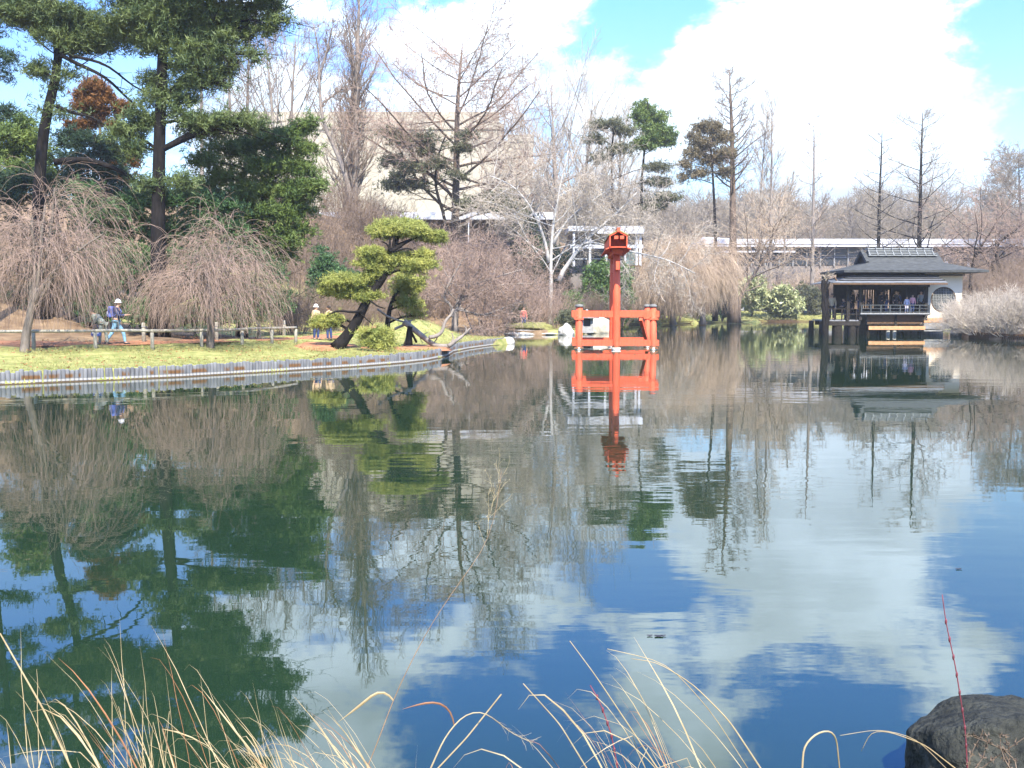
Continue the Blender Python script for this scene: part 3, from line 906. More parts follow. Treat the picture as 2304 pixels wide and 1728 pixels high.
# mulch bed under the pruned pine
def bed(px, py, Y, rx, ry, name, label, seed, h=.12, material=None):
    c = WP(px, py, Y); c[2] = GZ(c[0], c[1])
    n, V, q = 28, [], []
    for k, f in enumerate((1., .8, .45, 0.02)):
        for j in range(n):
            a = j * 2 * math.pi / n
            rr_ = f * (1 + .12 * math.sin(3 * a + seed) + .08 * math.sin(5 * a + 2 * seed))
            x, y = c[0] + rx * rr_ * math.cos(a), c[1] + ry * rr_ * math.sin(a)
            V.append((x, y, GZ(x, y) + (-.05, h * .6, h, h * 1.05)[k]))
    for k in range(3):
        for j in range(n):
            q.append((k * n + j, k * n + (j + 1) % n, (k + 1) * n + (j + 1) % n, (k + 1) * n + j))
    o = MB().add(V, quads=q).build(name, material or M['mulch'], smooth=True)
    return tag(o, kind='structure')
bed(745, 768, 43.5, 1.7, 2.2, 'mulch_bed', '', 1)
bed(945, 772, 45.0, 1.35, 2.2, 'mulch_bed', '', 2)

def fence_pt(px, Y):
    p = WP(px, 780, Y); return np.array((p[0], Y, GZ(p[0], Y)))
near_posts = [(-70, 36.3), (76, 36.9), (215, 37.7), (343, 38.6), (454, 39.9), (545, 41.6), (612, 43.4), (666, 45.2)]
froot = empty('rail_fence', fence_pt(343, 38.6), 'weathered single-rail wooden fence along the red mulch path on the left bank', 'fence')
pts = []
for px, Y in near_posts:
    p = fence_pt(px, Y); pts.append(p + (0, 0, .66))
    MB().lathe([(.075, -.3), (.07, .3), (.066, .6)], p, 10).build('post', M['fence_wood'], froot, True)
P_ = np.array(pts)
for a_, b_ in zip(P_[:-1], P_[1:]):
    MB().tube(stem_line([a_ - (b_ - a_) * .03, (a_ + b_) / 2 + RNG.normal(0, .012, 3), b_ + (b_ - a_) * .03], 7, RNG), np.linspace(.062, .052, 7), 8).build('rail', M['fence_wood'], froot, True)
for k, (px, Y, lab) in enumerate([(324, 42.5, 'short pale post behind the fence just right of the walking person'), (488, 45.5, 'pale post on the far side of the path beside the weeping cherry trunk'), (583, 49, 'pale post on the far side of the path between the fence posts'), (640, 52, 'tall pale post at the far end of the rail fence')]):
    p = fence_pt(px, Y)
    r_ = empty('path_post', p, lab, 'post', 'posts on the far side of the path')
    MB().lathe([(.085, -.3), (.08, .4), (.078, .78), (.05, .82)], p, 10).build('shaft', M['fence_wood'], r_, True)
    MB().lathe([(.088, .62), (.088, .66)], p, 10).build('band', M['wood_grey'], r_, True)

# ------------------------------------------------------------------ torii seen from its end
TY = 51.3
TX = WP(1387, 786, TY)[0] - .02
tor_rot = rad(-3.0)
def tx(zx): return (zx - 710) * .00388
def tz(zy): return (1580 - zy) * .00388
tor = empty('torii_gate', (TX, TY, 0), 'vermilion torii gate standing in the pond seen from its end', 'torii gate')
tor.rotation_euler = (0, 0, tor_rot)
def weather(m):
    N, L = m.node_tree.nodes, m.node_tree.links
    b = N['Principled BSDF']
    src = b.inputs['Base Color'].links[0].from_socket
    g = N.new('ShaderNodeNewGeometry'); sp = N.new('ShaderNodeSeparateXYZ'); L.new(g.outputs['Position'], sp.inputs[0])
    n_ = N.new('ShaderNodeTexNoise'); n_.inputs['Scale'].default_value = 5.5; n_.inputs['Detail'].default_value = 6; L.new(g.outputs['Position'], n_.inputs['Vector'])
    a = N.new('ShaderNodeMath'); a.operation = 'MULTIPLY_ADD'; L.new(n_.outputs[0], a.inputs[0]); a.inputs[1].default_value = -.62; L.new(sp.outputs[2], a.inputs[2])
    r = N.new('ShaderNodeMapRange'); r.inputs[1].default_value = -.02; r.inputs[2].default_value = -.20; L.new(a.outputs[0], r.inputs[0])
    x = N.new('ShaderNodeMix'); x.data_type = 'RGBA'; L.new(r.outputs[0], x.inputs[0]); L.new(src, x.inputs[6]); x.inputs[7].default_value = (.16, .09, .045, 1)
    st = N.new('ShaderNodeTexNoise'); st.inputs['Scale'].default_value = 3.2; st.inputs['Detail'].default_value = 8; st.inputs['Roughness'].default_value = .75
    q = N.new('ShaderNodeMapping'); q.inputs['Scale'].default_value = (3, 3, .35); L.new(g.outputs['Position'], q.inputs[0]); L.new(q.outputs[0], st.inputs['Vector'])
    r2 = N.new('ShaderNodeMapRange'); r2.inputs[1].default_value = .56; r2.inputs[2].default_value = .72; r2.inputs[4].default_value = .55; L.new(st.outputs[0], r2.inputs[0])
    y = N.new('ShaderNodeMix'); y.data_type = 'RGBA'; L.new(r2.outputs[0], y.inputs[0]); L.new(x.outputs[2], y.inputs[6]); y.inputs[7].default_value = (.40, .10, .06, 1)
    L.new(y.outputs[2], b.inputs['Base Color'])
weather(M['vermilion'])
V_ = M['vermilion']
GAP = 3.7
def tpart(name, b, material=V_, smooth=False):
    o = b.build(name, material, None, smooth, off=np.zeros(3)); o.parent = tor; o.location = (0, 0, 0); return o
for y in (0, GAP):
    tpart('column', MB().lathe([(.205, -.9), (.20, .3), (.19, 2.4), (.17, 4.85)], (0, y, 0), 20), smooth=True)
    tpart('footing', MB().lathe([(.225, -.6), (.225, .05), (.235, .07), (.235, .10), (.2, .10)], (0, y, 0), 20), M['white_lime'], True)
    tpart('capital', MB().lathe([(.25, 4.68), (.27, 4.76), (.27, 4.84), (.22, 4.9)], (0, y, 0), 16))
    for s in (-1, 1):
        x = s * 1.85
        tpart('support_post', MB().tube([(x * 1.0, y, -.9), (x, y, 0), (x * .985, y, 2.12)], [.17, .165, .15], 14), smooth=True)
        tpart('footing', MB().lathe([(.18, -.6), (.18, .05), (.19, .07), (.19, .11), (.16, .11)], (x, y, 0), 16), M['white_lime'], True)
        tpart('post_cap', MB().lathe([(.17, 2.11), (.205, 2.14), (.20, 2.19), (.14, 2.25), (.05, 2.27)], (x * .985, y, 0), 16), M['cap_grey'], True)
    for z, h in ((1.78, .32), (.34, .31)):
        tpart('cross_beam', MB().bx(-2.2, 2.12, y - .10, y + .10, z - h / 2, z + h / 2))
    for s in (-1, 1):
        for z, h in ((1.78, .15), (.34, .15)):
            tpart('wedge', MB().bx(s * 1.85 - .22, s * 1.85 + .22, y - .18, y + .18, z - h / 2 - .22, z - h / 2 - .14))
# tie beam of the gate with its end standing out past the column, and the brace between the two frames
tpart('tie_beam', MB().bx(-.085, .085, -1.14, GAP + 1.14, tz(565), tz(460)))
tpart('brace', MB().bar((1.30, 1.2, 1.50), (1.75, 2.6, .25), .16, .16))
# upper beam (recessed) and its roof that runs out past both columns
pent = [(-.37, 5.05), (.37, 5.05), (.37, 5.46), (0, 5.68), (-.37, 5.46)]
tpart('top_beam', MB().prism(pent, -.72, GAP + .72))
tpart('lower_beam', MB().bx(-.24, .24, -1.0, GAP + 1.0, 4.72, 4.97))
for s in (-1, 1):
    side = [(s * .375, 5.035), (s * .43, 5.02), (s * .43, 5.56), (s * .375, 5.56)]
    tpart('side_board', MB().prism(side if s > 0 else side[::-1], -1.62, GAP + 1.62))
    wing = [(s * .002, 4.985), (s * .36, 4.975), (s * .60, 4.89), (s * .60, 4.94), (s * .36, 5.03), (s * .002, 5.04)]
    tpart('eave_wing', MB().prism(wing if s > 0 else wing[::-1], -1.56, GAP + 1.56))  # wings carried in to the middle as one slab, shaped to shade the column
    roof = [(0, 5.79), (s * .48, 5.55), (s * .48, 5.595), (0, 5.835)]
    tpart('roof_sheet', MB().prism(roof if s > 0 else roof[::-1], -1.66, GAP + 1.66), M['bronze_sheet'])
    under = [(0, 5.72), (s * .43, 5.50), (s * .43, 5.56), (0, 5.785)]
    tpart('roof_board', MB().prism(under if s > 0 else under[::-1], -1.63, GAP + 1.63))
    tpart('rafter_end', MB().bx(s * .14 - .10 + .03, s * .14 + .09 + .03, -1.72, -1.0, tz(193), tz(152)))
tpart('ridge_pole', MB().bx(-.07, .07, -1.74, GAP + 1.74, 5.72, 5.93))
for y in (.0, GAP):
    tpart('bracket', MB().bx(-.34, .34, y - .09, y + .09, 4.86, 4.99))

# ------------------------------------------------------------------ tea-house pavilion over the water
PY = 76.0
PX = WP(1830 + 1100 / 5.53, 755, PY)[0]
def qx(zx): return (zx - 1100) * .00595
def qz(zy): return (1190 - zy) * .00595
pav = empty('pavilion', (PX, PY, 0), 'wooden viewing pavilion on posts over the water with a dark bark roof', 'pavilion')
def pp(name, b, material, smooth=False, parent=None):
    o = b.build(name, material, None, smooth, off=np.zeros(3)); o.parent = parent or pav; o.location = (0, 0, 0); return o
# floors
pp('floor', MB().bx(qx(580), 2.0, 0, 4.4, 1.50, 1.62), M['wood_grey'])
pp('floor_edge', MB().bx(qx(578), qx(1432), -.07, -.003, 1.56, 1.66), M['wood_pale'])
pp('floor', MB().bx(2.0, 4.7, .95, 4.4, 1.50, 1.60), M['wood_dark'])
pp('deck', MB().bx(qx(160), qx(578), .2, 3.6, 1.05, 1.14), M['wood_grey'])
pp('deck_beam', MB().bx(qx(185), qx(585), .10, .3, .72, 1.045), M['wood_dark'])
pp('deck_beam', MB().bx(qx(185), qx(585), 3.2, 3.4, .72, 1.045), M['wood_dark'])
# piles
for zx0, zx1, y in ((82, 190, .15), (252, 385, .25), (440, 560, .25), (575, 600, .6), (700, 760, .9), (1380, 1420, 1.1), (100, 170, 3.2), (300, 370, 3.3), (470, 540, 3.3), (700, 760, 3.4), (1000, 1060, 3.5), (1300, 1360, 3.5)):
    r = (zx1 - zx0) * .00595 / 2
    pp('pile', MB().lathe([(r, -1), (r * .95, .75), (r * .95, 1.04)], (qx((zx0 + zx1) / 2), y + r * .6, 0), 10), M['wood_dark'], True)
for zx in (950, 1030):
    pp('stone_footing', MB().lathe([(.19, -.3), (.15, .05), (.13, .34)], (qx(zx), .35, 0), 8), M['stone_pale'])
pp('underfloor_backing', MB().bx(-3.0, 4.7, 3.9, 4.05, -.4, 1.5), M['stone_grey'])  # backing added to keep the space under the floor dark
# panels under the floor
for a_, b_ in ((690, 1028), (1058, 1400)):
    pp('skirt_panel', MB().bx(qx(a_), qx(b_), .42, .48, .86, 1.5), M['wood_brown'])
pp('skirt_post', MB().bx(qx(1030), qx(1056), .36, .52, .62, 1.5), M['wood_dark'])
pp('skirt_beam', MB().bx(qx(690), qx(1400), .40, .52, .78, .855), M['wood_dark'])
pp('ledger_beam', MB().bx(qx(670), qx(1370), -.30, -.12, .42, .69), M['wood_orange'])
pp('sill_beam', MB().bx(qx(1050), qx(1690), -.12, .06, .30, .40), M['wood_pale'])
pp('base_board', MB().bx(qx(1372), qx(1900), .62, .70, .46, .90), M['wood_grey'])
pp('plinth', MB().bx(qx(1420), qx(1900), .78, .90, .93, 1.27), M['wood_orange'])
# railing
for z, h in ((2.23, .07), (1.98, .045), (1.74, .045)):
    pp('rail', MB().bx(qx(585), qx(1440), -.03, .03, z - h / 2, z + h / 2), M['wood_rail'])
for zx in (590, 705, 830, 945, 1070, 1190, 1310, 1428):
    pp('railing_post', MB().bx(qx(zx) - .045, qx(zx) + .045, -.045, .045, 1.62, 2.2), M['wood_rail'])
for z in (1.95, 1.55):
    pp('rail', MB().bx(qx(190), qx(578), .16, .22, z - .03, z + .03), M['wood_dark'])
for zx in (270, 360, 450, 540):
    pp('railing_post', MB().bx(qx(zx) - .04, qx(zx) + .04, .15, .23, 1.14, 1.95), M['wood_dark'])
# posts that carry the roofs
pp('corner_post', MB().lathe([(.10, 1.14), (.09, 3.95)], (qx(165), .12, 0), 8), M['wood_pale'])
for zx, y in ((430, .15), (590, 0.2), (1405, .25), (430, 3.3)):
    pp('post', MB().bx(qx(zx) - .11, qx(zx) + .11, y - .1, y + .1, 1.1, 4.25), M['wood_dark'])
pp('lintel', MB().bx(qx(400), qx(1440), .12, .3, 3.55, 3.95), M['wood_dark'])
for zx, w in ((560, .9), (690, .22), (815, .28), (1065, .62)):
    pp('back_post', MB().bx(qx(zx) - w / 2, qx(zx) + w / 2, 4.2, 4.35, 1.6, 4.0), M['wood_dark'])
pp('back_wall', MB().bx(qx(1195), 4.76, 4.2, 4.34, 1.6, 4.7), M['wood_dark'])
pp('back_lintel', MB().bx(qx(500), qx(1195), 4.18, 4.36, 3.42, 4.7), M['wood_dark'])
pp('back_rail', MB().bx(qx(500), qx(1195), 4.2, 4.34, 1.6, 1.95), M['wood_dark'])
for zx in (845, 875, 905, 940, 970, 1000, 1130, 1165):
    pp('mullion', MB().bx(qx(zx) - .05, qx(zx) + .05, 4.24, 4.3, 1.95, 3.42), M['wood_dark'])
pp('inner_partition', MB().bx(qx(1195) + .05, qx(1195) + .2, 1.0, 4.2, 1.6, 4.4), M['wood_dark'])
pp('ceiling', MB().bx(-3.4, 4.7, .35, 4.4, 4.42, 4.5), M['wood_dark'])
# plaster wall with the round window
WX0, WX1, WZ0, WZ1, HX, HZ, HR, WY = 1.97, 4.76, 1.27, 4.74, qx(1668), qz(745), .93, .9
n = 64
V, q = [], []
for yy in (WY, WY + .16):
    for j in range(n):
        a = j * 2 * math.pi / n
        c_, s_ = math.cos(a), math.sin(a)
        V.append((HX + HR * c_, yy, HZ + HR * s_))
    for j in range(n):
        a = j * 2 * math.pi / n
        c_, s_ = math.cos(a), math.sin(a)
        k = min((WX1 - HX) / c_ if c_ > 1e-6 else 9e9, (WX0 - HX) / c_ if c_ < -1e-6 else 9e9, (WZ1 - HZ) / s_ if s_ > 1e-6 else 9e9, (WZ0 - HZ) / s_ if s_ < -1e-6 else 9e9)
        V.append((HX + k * c_, yy, HZ + k * s_))
for j in range(n):
    j2 = (j + 1) % n
    q += [(j, j2, n + j2, n + j), (2 * n + j2, 2 * n + j, 3 * n + j, 3 * n + j2), (j2, j, 2 * n + j, 2 * n + j2)]
# the four corners the ring misses
tris = []
for cx_, cz_ in ((WX0, WZ0), (WX1, WZ0), (WX1, WZ1), (WX0, WZ1)):
    ang = math.atan2(cz_ - HZ, cx_ - HX) % (2 * math.pi)
    j = int(ang / (2 * math.pi / n)) % n
    i0 = len(V); V.append((cx_, WY, cz_))
    tris.append((n + j, n + (j + 1) % n, i0))
pp('wall', MB().add(V, quads=q, tris=tris), M['plaster'])
pp('wall_end', MB().bx(WX1 - .12, WX1 - .003, WY + .003, 4.18, WZ0, WZ1), M['wood_dark'])
pp('wall_inner_end', MB().bx(WX0 + .003, WX0 + .08, WY + .16, 2.2, WZ0, WZ1), M['wood_dark'])
rim = [(HX + (HR - .012) * math.cos(a), WY - .02, HZ + (HR - .012) * math.sin(a)) for a in np.linspace(0, 2 * math.pi, 49)]
win = pp('round_window', MB().tubes(np.array(rim)[None], np.full((1, 49), .03), 6), M['wood_brown'])
for k in range(-7, 8):
    o_ = k * .122
    if abs(o_) < HR - .05:
        hh = math.sqrt(HR * HR - o_ * o_)
        pp('lattice_bar', MB().bx(HX + o_ - .022, HX + o_ + .022, WY + .05, WY + .075, HZ - hh, HZ + hh), M['bamboo_grey'], parent=win)
        pp('lattice_bar', MB().bx(HX - hh, HX + hh, WY + .078, WY + .10, HZ + o_ - .022, HZ + o_ + .022), M['bamboo_grey'], parent=win)
# lower veranda roof: three courses of boards with a hip at its left end
def slab(corners, t):
    c = np.asarray(corners, float)
    return MB().add(np.r_[c, c - np.array((0, 0, t))], quads=[(0, 1, 2, 3), (7, 6, 5, 4), (0, 4, 5, 1), (1, 5, 6, 2), (2, 6, 7, 3), (3, 7, 4, 0)])
eL, eR, tL, tR = qx(180), qx(1585), qx(525), qx(1530)
for k in range(4):
    f0, f1 = k / 4, (k + 1) / 4 + .03; y_lip = -.95 + 1.4 * f0 - .012
    L0, L1 = eL + (tL - eL) * f0, eL + (tL - eL) * f1
    R0, R1 = eR + (tR - eR) * f0, eR + (tR - eR) * f1
    z0, z1, y0, y1 = 3.86 + .60 * f0, 3.86 + .60 * f1, -.95 + 1.4 * f0, -.95 + 1.4 * f1
    dz = .035 * k + (.0)
    pp('roof_board', slab([(L0, y0, z0 + .03), (R0, y0, z0 + .03), (R1, y1, z1), (L1, y1, z1)], .055), M['wood_roof'])
    pp('roof_board', slab([(L0, 4.9 - 1.4 * f0, z0 + .03), (L0, y0, z0 + .03), (L1, y1, z1), (L1, 4.9 - 1.4 * f1, z1)], .055), M['wood_roof'])
for k in range(1, 4):
    f0 = k / 4
    pp('course_strip', MB().bar((eL + (tL - eL) * f0 - .02, -.95 + 1.4 * f0 - .03, 3.86 + .60 * f0 + .055), (eR + (tR - eR) * f0, -.95 + 1.4 * f0 - .03, 3.86 + .60 * f0 + .055), .07, .05), M['wood_dark'])  # dark strips that draw the lines between the board courses
pp('eave_board', MB().bx(eL, eR, -.96, -.88, 3.72, 3.83), M['wood_brown'])
for k in range(12):
    x = eL + .5 + (eR - eL - .7) * k / 11
    pp('rafter', MB().bar((x, -.86, 3.76), (x, .4, 4.30), .07, .08), M['wood_brown'])
# upper roof: gables above a skirt, slightly hollow slopes
EX0, EX1, EY0, EY1, EZ = qx(345), qx(2130), -.35, 5.5, 4.80
GX0, GX1, RY, RZ = -2.15, 3.35, 2.55, 6.22
my, mz = 1.30, 5.42
def lower(f):                 # skirt outline at fraction f from the gable foot to the eave
    z = mz + (EZ - mz) * f + .10 * f * (1 - f) * -1.6
    return [(GX0 + (EX0 - GX0) * f, my + (EY0 - my) * f, z), (GX1 + .15 + (EX1 - GX1 - .15) * f, my + (EY0 - my) * f, z),
            (GX1 + .15 + (EX1 - GX1 - .15) * f, 2 * RY - my + (EY1 - 2 * RY + my) * f, z), (GX0 + (EX0 - GX0) * f, 2 * RY - my + (EY1 - 2 * RY + my) * f, z)]
V = []; q = []
lev = [0, .3, .6, .85, 1.0]
for f in lev: V += lower(f)
for i in range(len(lev) - 1):
    for j in range(4):
        a_, b_ = i * 4 + j, i * 4 + (j + 1) % 4
        q.append((a_ + 4, b_ + 4, b_, a_))
e0 = (len(lev) - 1) * 4
b0 = len(V)
V += [(x, y, z - .17) for x, y, z in lower(1.0)]
for j in range(4):
    q.append((b0 + j, b0 + (j + 1) % 4, e0 + (j + 1) % 4, e0 + j))
q.append((b0 + 3, b0 + 2, b0 + 1, b0))
r0 = len(V)
V += [(GX0, RY, RZ), (GX1 + .15, RY, RZ)]
q += [(0, 1, r0 + 1, r0), (2, 3, r0, r0 + 1)]
pp('roof', MB().add(V, quads=q), M['bark_roof'])
pp('gable', MB().add([(GX0 + .05, my + .05, mz), (GX0 + .05, 2 * RY - my - .05, mz), (GX0 + .05, RY, RZ - .05)], tris=[(0, 2, 1)]), M['wood_dark'])
for s in (-1, 1):
    pp('barge_board', MB().bar((GX0 - .12, RY, RZ + .04), (GX0 - .12, RY + s * (RY - my + .1), mz - .02), .20, .24), M['bark_roof'])
pp('gable', MB().add([(GX1 + .1, my + .05, mz), (GX1 + .1, 2 * RY - my - .05, mz), (GX1 + .1, RY, RZ - .05)], tris=[(0, 1, 2)]), M['wood_dark'])
# ridge cover of split bamboo
rx0, rx1 = qx(790), qx(1600)
rc = pp('ridge_cover', MB().add([(rx0 - .1, RY - .62, 5.92), (rx1 + .25, RY - .62, 5.92), (rx1, RY - .05, 6.45), (rx0, RY - .05, 6.45), (rx0 - .1, RY + .62, 5.92), (rx1 + .25, RY + .62, 5.92)],
     quads=[(0, 1, 2, 3), (4, 3, 2, 5), (0, 4, 5, 1)], tris=[(0, 3, 4), (1, 5, 2)]), M['bark_roof'])
for k in range(5):
    f = k / 4
    pp('bamboo_rod', MB().tube([(rx0 - .1 * (1 - f), RY - .66 + .58 * f, 5.95 + .53 * f), (rx1 + .25 * (1 - f), RY - .66 + .58 * f, 5.95 + .53 * f)], .045 if k < 4 else .07, 6), M['bamboo_grey'], parent=rc)
for k in range(9):
    x = rx0 + (rx1 - rx0) * k / 8
    pp('bamboo_tie', MB().bar((x, RY - .72, 5.93), (x, RY - .1, 6.50), .06, .07), M['bamboo_grey'], parent=rc)
    pp('ridge_end', MB().bar((x, RY - .3, 6.50), (x, RY + .3, 6.50), .10, .12), M['wood_grey'], parent=rc)
# vine-wrapped gnarled trunk at the deck's outer corner
vt = empty('gnarled_trunk', (PX + qx(140), PY + .0, 0), 'thick gnarled dark trunk twined up the outer corner post of the pavilion deck', 'tree')
rg = np.random.default_rng(5)
b = MB()
for k in range(5):
    zz = np.linspace(-.4, qz(455 + 18 * k), 16)
    x = qx(135) + .17 * np.sin(zz * (1.3 + .2 * k) + k * 1.3) + .08 * (k - 2) * .6; y = -.15 + .15 * np.cos(zz * 1.2 + k)
    b.tube(np.stack([x, y, zz], -1), np.linspace(.17, .10, 16) * rg.uniform(.7, 1.1), 7)
o = b.build('trunk', M['bark_dark'], None, True, off=np.array((qx(140), 0, 0))); o.parent = vt; o.location = (0, 0, 0)
b = MB()
L0 = np.array([[(qx(135), -.1, 4.0), (qx(110), -.2, 4.3), (qx(90), -.2, 4.36)], [(qx(140), -.1, 4.1), (qx(170), -.15, 4.4), (qx(205), -.2, 4.45)], [(qx(130), -.1, 4.2), (qx(140), -.2, 4.5), (qx(150), -.3, 4.6)]])
q_, r_ = grow(rg, L0, np.full((3, 3), .05), 9, .1, 1, 50, 20, .7, 4, .2, .2, .6, .4, .012)
b.tubes(L0, np.full((3, 3), .05), 5); b.tubes(q_, r_, 3)
o = b.build('branches', M['twig_grey'], None, True, off=np.array((qx(140), 0, 0))); o.parent = vt; o.location = (0, 0, 0)

# ------------------------------------------------------------------ buildings beyond the garden
def box_part(name, x0, x1, y0, y1, z0, z1, material, parent):
    return MB().bx(x0, x1, y0, y1, z0, z1).build(name, material, parent)
# big pale museum on the rise
BY = 185.0
mx0, mx1, mx2 = WP(D(470), 300, BY)[0], WP(D(1085), 300, BY)[0], WP(D(1140), 300, BY)[0]
ztop = WP(D(850), D(240), BY)[2]; ztop2 = WP(D(1100), D(285), BY)[2]
mus = empty('museum_building', ((mx0 + mx1) / 2, BY, 8), 'huge pale cream stone building rising behind the bare trees', 'building')
box_part('wall', mx0, mx1, BY, BY + 40, 2, ztop - 3.2, M['museum_stone'], mus)
box_part('wall', mx1, mx2 + 1, BY + 3, BY + 40, 2, ztop2 - 1.2, M['museum_stone'], mus)
box_part('cornice', mx0 - .25, mx1 + .25, BY - .25, BY + 40.9, ztop - 3.2, ztop - 2.2, M['museum_trim'], mus)
box_part('cornice', mx1 + .95, mx2 + 1.2, BY + 2.75, BY + 40.7, ztop2 - 1.2, ztop2, M['museum_trim'], mus)
box_part('attic', mx0 + .5, mx1 - .6, BY + .6, BY + 39, ztop - 2.2, ztop, M['museum_stone'], mus)
sk = WP(D(745), D(240), BY)
for dx in (-1.6, 1.0):
    box_part('chimney', sk[0] + dx * 1.2 - .4, sk[0] + dx * 1.2 + .4, BY + 3, BY + 4, ztop, ztop + 2.2, M['white_paint'], mus)
MB().lathe([(2.2, ztop), (2.2, ztop + 1.2), (1.7, ztop + 2.2), (.8, ztop + 2.9), (.1, ztop + 3.1)], (sk[0] + .6, BY + 9, 0), 20).build('skylight', M['copper_dome'], mus, True)

# white-roofed terrace below the museum
TYY = 119.0
tx0, tx1 = WP(D(668), 470, TYY)[0], WP(D(1195), 470, TYY)[0]
tzt = WP(D(800), D(458), TYY)[2]; tzb = WP(D(800), D(474), TYY)[2]
ter = empty('terrace', ((tx0 + tx1) / 2, TYY, 8), 'long low terrace under the museum with a flat white roof edge', 'building')
box_part('roof_slab', tx0, tx1, TYY, TYY + 6, tzb + .28, tzt, M['white_paint'], ter)
box_part('fascia', tx0, tx1, TYY - .12, TYY - .003, tzb, tzb + .27, M['white_paint'], ter)
box_part('wall', tx0, tx1, TYY + 3, TYY + 5.5, 3, tzb + .28, M['grey_concrete'], ter)
for k in range(4):
    x = tx0 + 5.6 + (tx1 - tx0 - 9) * k / 3
    box_part('post', x - .06, x + .06, TYY + .2, TYY + .38, 3, tzb + .28, M['white_paint'], ter)
# visitor building right behind the gate
VY = 112.0
def vz(py): return WP(1380, D(py), VY)[2]
def vx(px): return WP(D(px), 560, VY)[0]
vis = empty('garden_building', (vx(1310), VY, 5), 'small flat-roofed garden building with white cornice and posts behind the red gate', 'building')
box_part('wall', vx(1235), vx(1384), VY + 2.5, VY + 8, 2, vz(500), M['grey_concrete'], vis)
box_part('roof_slab', vx(1228), vx(1392), VY, VY + 9, vz(499), vz(488), M['white_paint'], vis)
box_part('cornice', vx(1290), vx(1389), VY - .3, VY - .003, vz(505), vz(496), M['white_paint'], vis)
box_part('fascia', vx(1232), vx(1390), VY + .3, VY + .6, vz(536), vz(528), M['white_paint'], vis)
for px in (1240, 1275, 1310, 1352, 1376, 1384):
    box_part('post', vx(px) - .12, vx(px) + .12, VY + .25, VY + .5, vz(575), vz(499), M['white_paint'], vis)
for px0, px1 in ((1243, 1272), (1278, 1307), (1313, 1349)):
    w_ = box_part('window', vx(px0), vx(px1), VY + 2.40, VY + 2.497, vz(574), vz(540), M['dark_glass'], vis)
    box_part('frame', vx(px0), vx(px1), VY + 2.34, VY + 2.397, vz(558), vz(556), M['white_paint'], w_)
w_ = box_part('glazed_bay', vx(1355), vx(1374), VY + .55, VY + 2.4, vz(575), vz(545), M['green_glass'], vis)
box_part('balcony', vx(1350), vx(1381), VY - .2, VY + 2.2, vz(606), vz(575), M['black_metal'], vis)
box_part('balcony_rail', vx(1347), vx(1384), VY - .3, VY - .21, vz(577), vz(573), M['wood_brown'], vis)
# long glasshouse
LY = 166.0
def lz(py): return WP(1900, D(py), LY)[2]
def lx(px): return WP(D(px), 560, LY)[0]
lon = empty('long_building', (lx(1880), LY, 7), 'long low building with two white roof bands and dark windows behind the pavilion', 'building')
box_part('wall', lx(1530), lx(2330), LY + 1.5, LY + 14, 2, lz(530), M['grey_concrete'], lon)
box_part('roof_slab', lx(1522), lx(2340), LY, LY + 16, lz(527), lz(516), M['white_paint'], lon)
box_part('fascia', lx(1522), lx(2340), LY - .25, LY - .003, lz(533), lz(529), M['white_paint'], lon)
box_part('gutter', lx(1560), lx(1720), LY + .3, LY + .9, lz(545), lz(541), M['white_paint'], lon)
sl = MB().add([(lx(1530), LY + 1, lz(516)), (lx(1620), LY + 1, lz(516)), (lx(1545), LY + 7, lz(506)), (lx(1535), LY + 7, lz(506)), (lx(1530), LY + 12, lz(516)), (lx(1620), LY + 12, lz(516))], quads=[(0, 1, 2, 3), (4, 3, 2, 5)], tris=[(0, 3, 4), (1, 5, 2)])
sl.build('skylight', M['white_paint'], lon)
for k in range(26):
    a_, b_ = 1540 + 30 * k, 1540 + 30 * k + 26
    w_ = box_part('window', lx(a_), lx(b_), LY + 1.38, LY + 1.497, lz(572), lz(536), M['dark_glass'], lon)
    box_part('frame', lx(a_), lx(b_), LY + 1.30, LY + 1.377, lz(556), lz(554), M['wood_grey'], w_)
    box_part('post', lx(b_) + .05, lx(a_ + 30) - .05, LY + 1.2, LY + 1.496, lz(575), lz(533), M['wood_grey'], lon)
box_part('planter_wall', lx(1530), lx(1700), LY - 6, LY - 5, 2, lz(590), M['grey_concrete'], lon)
for k, (a_, b_) in enumerate(((1862, 1885), (1855, 1858), (2048, 2054), (2096, 2101))):
    box_part('door_frame', lx(a_), lx(b_), LY + .9, LY + 1.1, lz(592), lz(564), M['white_paint'], lon)

# ------------------------------------------------------------------ conifers on the left
def Dp(lst):
    return [tuple([D(p[0]), D(p[1])] + list(p[2:])) for p in lst]
def Dpad(lst):
    return [tuple([D(p[0]), D(p[1]), D(p[2]), D(p[3])] + list(p[4:])) for p in lst]
padded_conifer('tall dark white pine with a curved trunk nearest the left edge', 'pine_tree', Dp([(80, 470), (86, 400), (88, 327), (98, 240), (122, 170), (138, 120), (118, 60), (104, 0), (118, -90), (125, -190)]), .34,
    Dpad([(60, 44, 46, 14), (20, 30, 50, 14), (95, 46, 44, 14), (150, 52, 50, 14), (215, 56, 44, 14), (205, 96, 46, 14), (160, 100, 40, 12), (90, 158, 22, 10), (40, 12, 55, 16), (110, 18, 60, 20), (170, 28, 40, 18), (120, 74, 42, 16), (185, 84, 50, 17), (245, 76, 45, 20), (80, 146, 26, 14), (150, 160, 22, 13), (120, 190, 15, 10), (-10, -20, 60, 22), (60, -60, 60, 22), (170, -50, 60, 22), (20, -110, 50, 20), (130, -120, 70, 24), (110, -190, 60, 26), (125, -235, 30, 18), (100, 235, 16, 9), (130, 240, 20, 10)]),
    47, M['bark_dark'], M['needle_white_pine'], 21, dens=1.9, leaf_len=.27, leaf_w=.042, m=11, crad=.52)
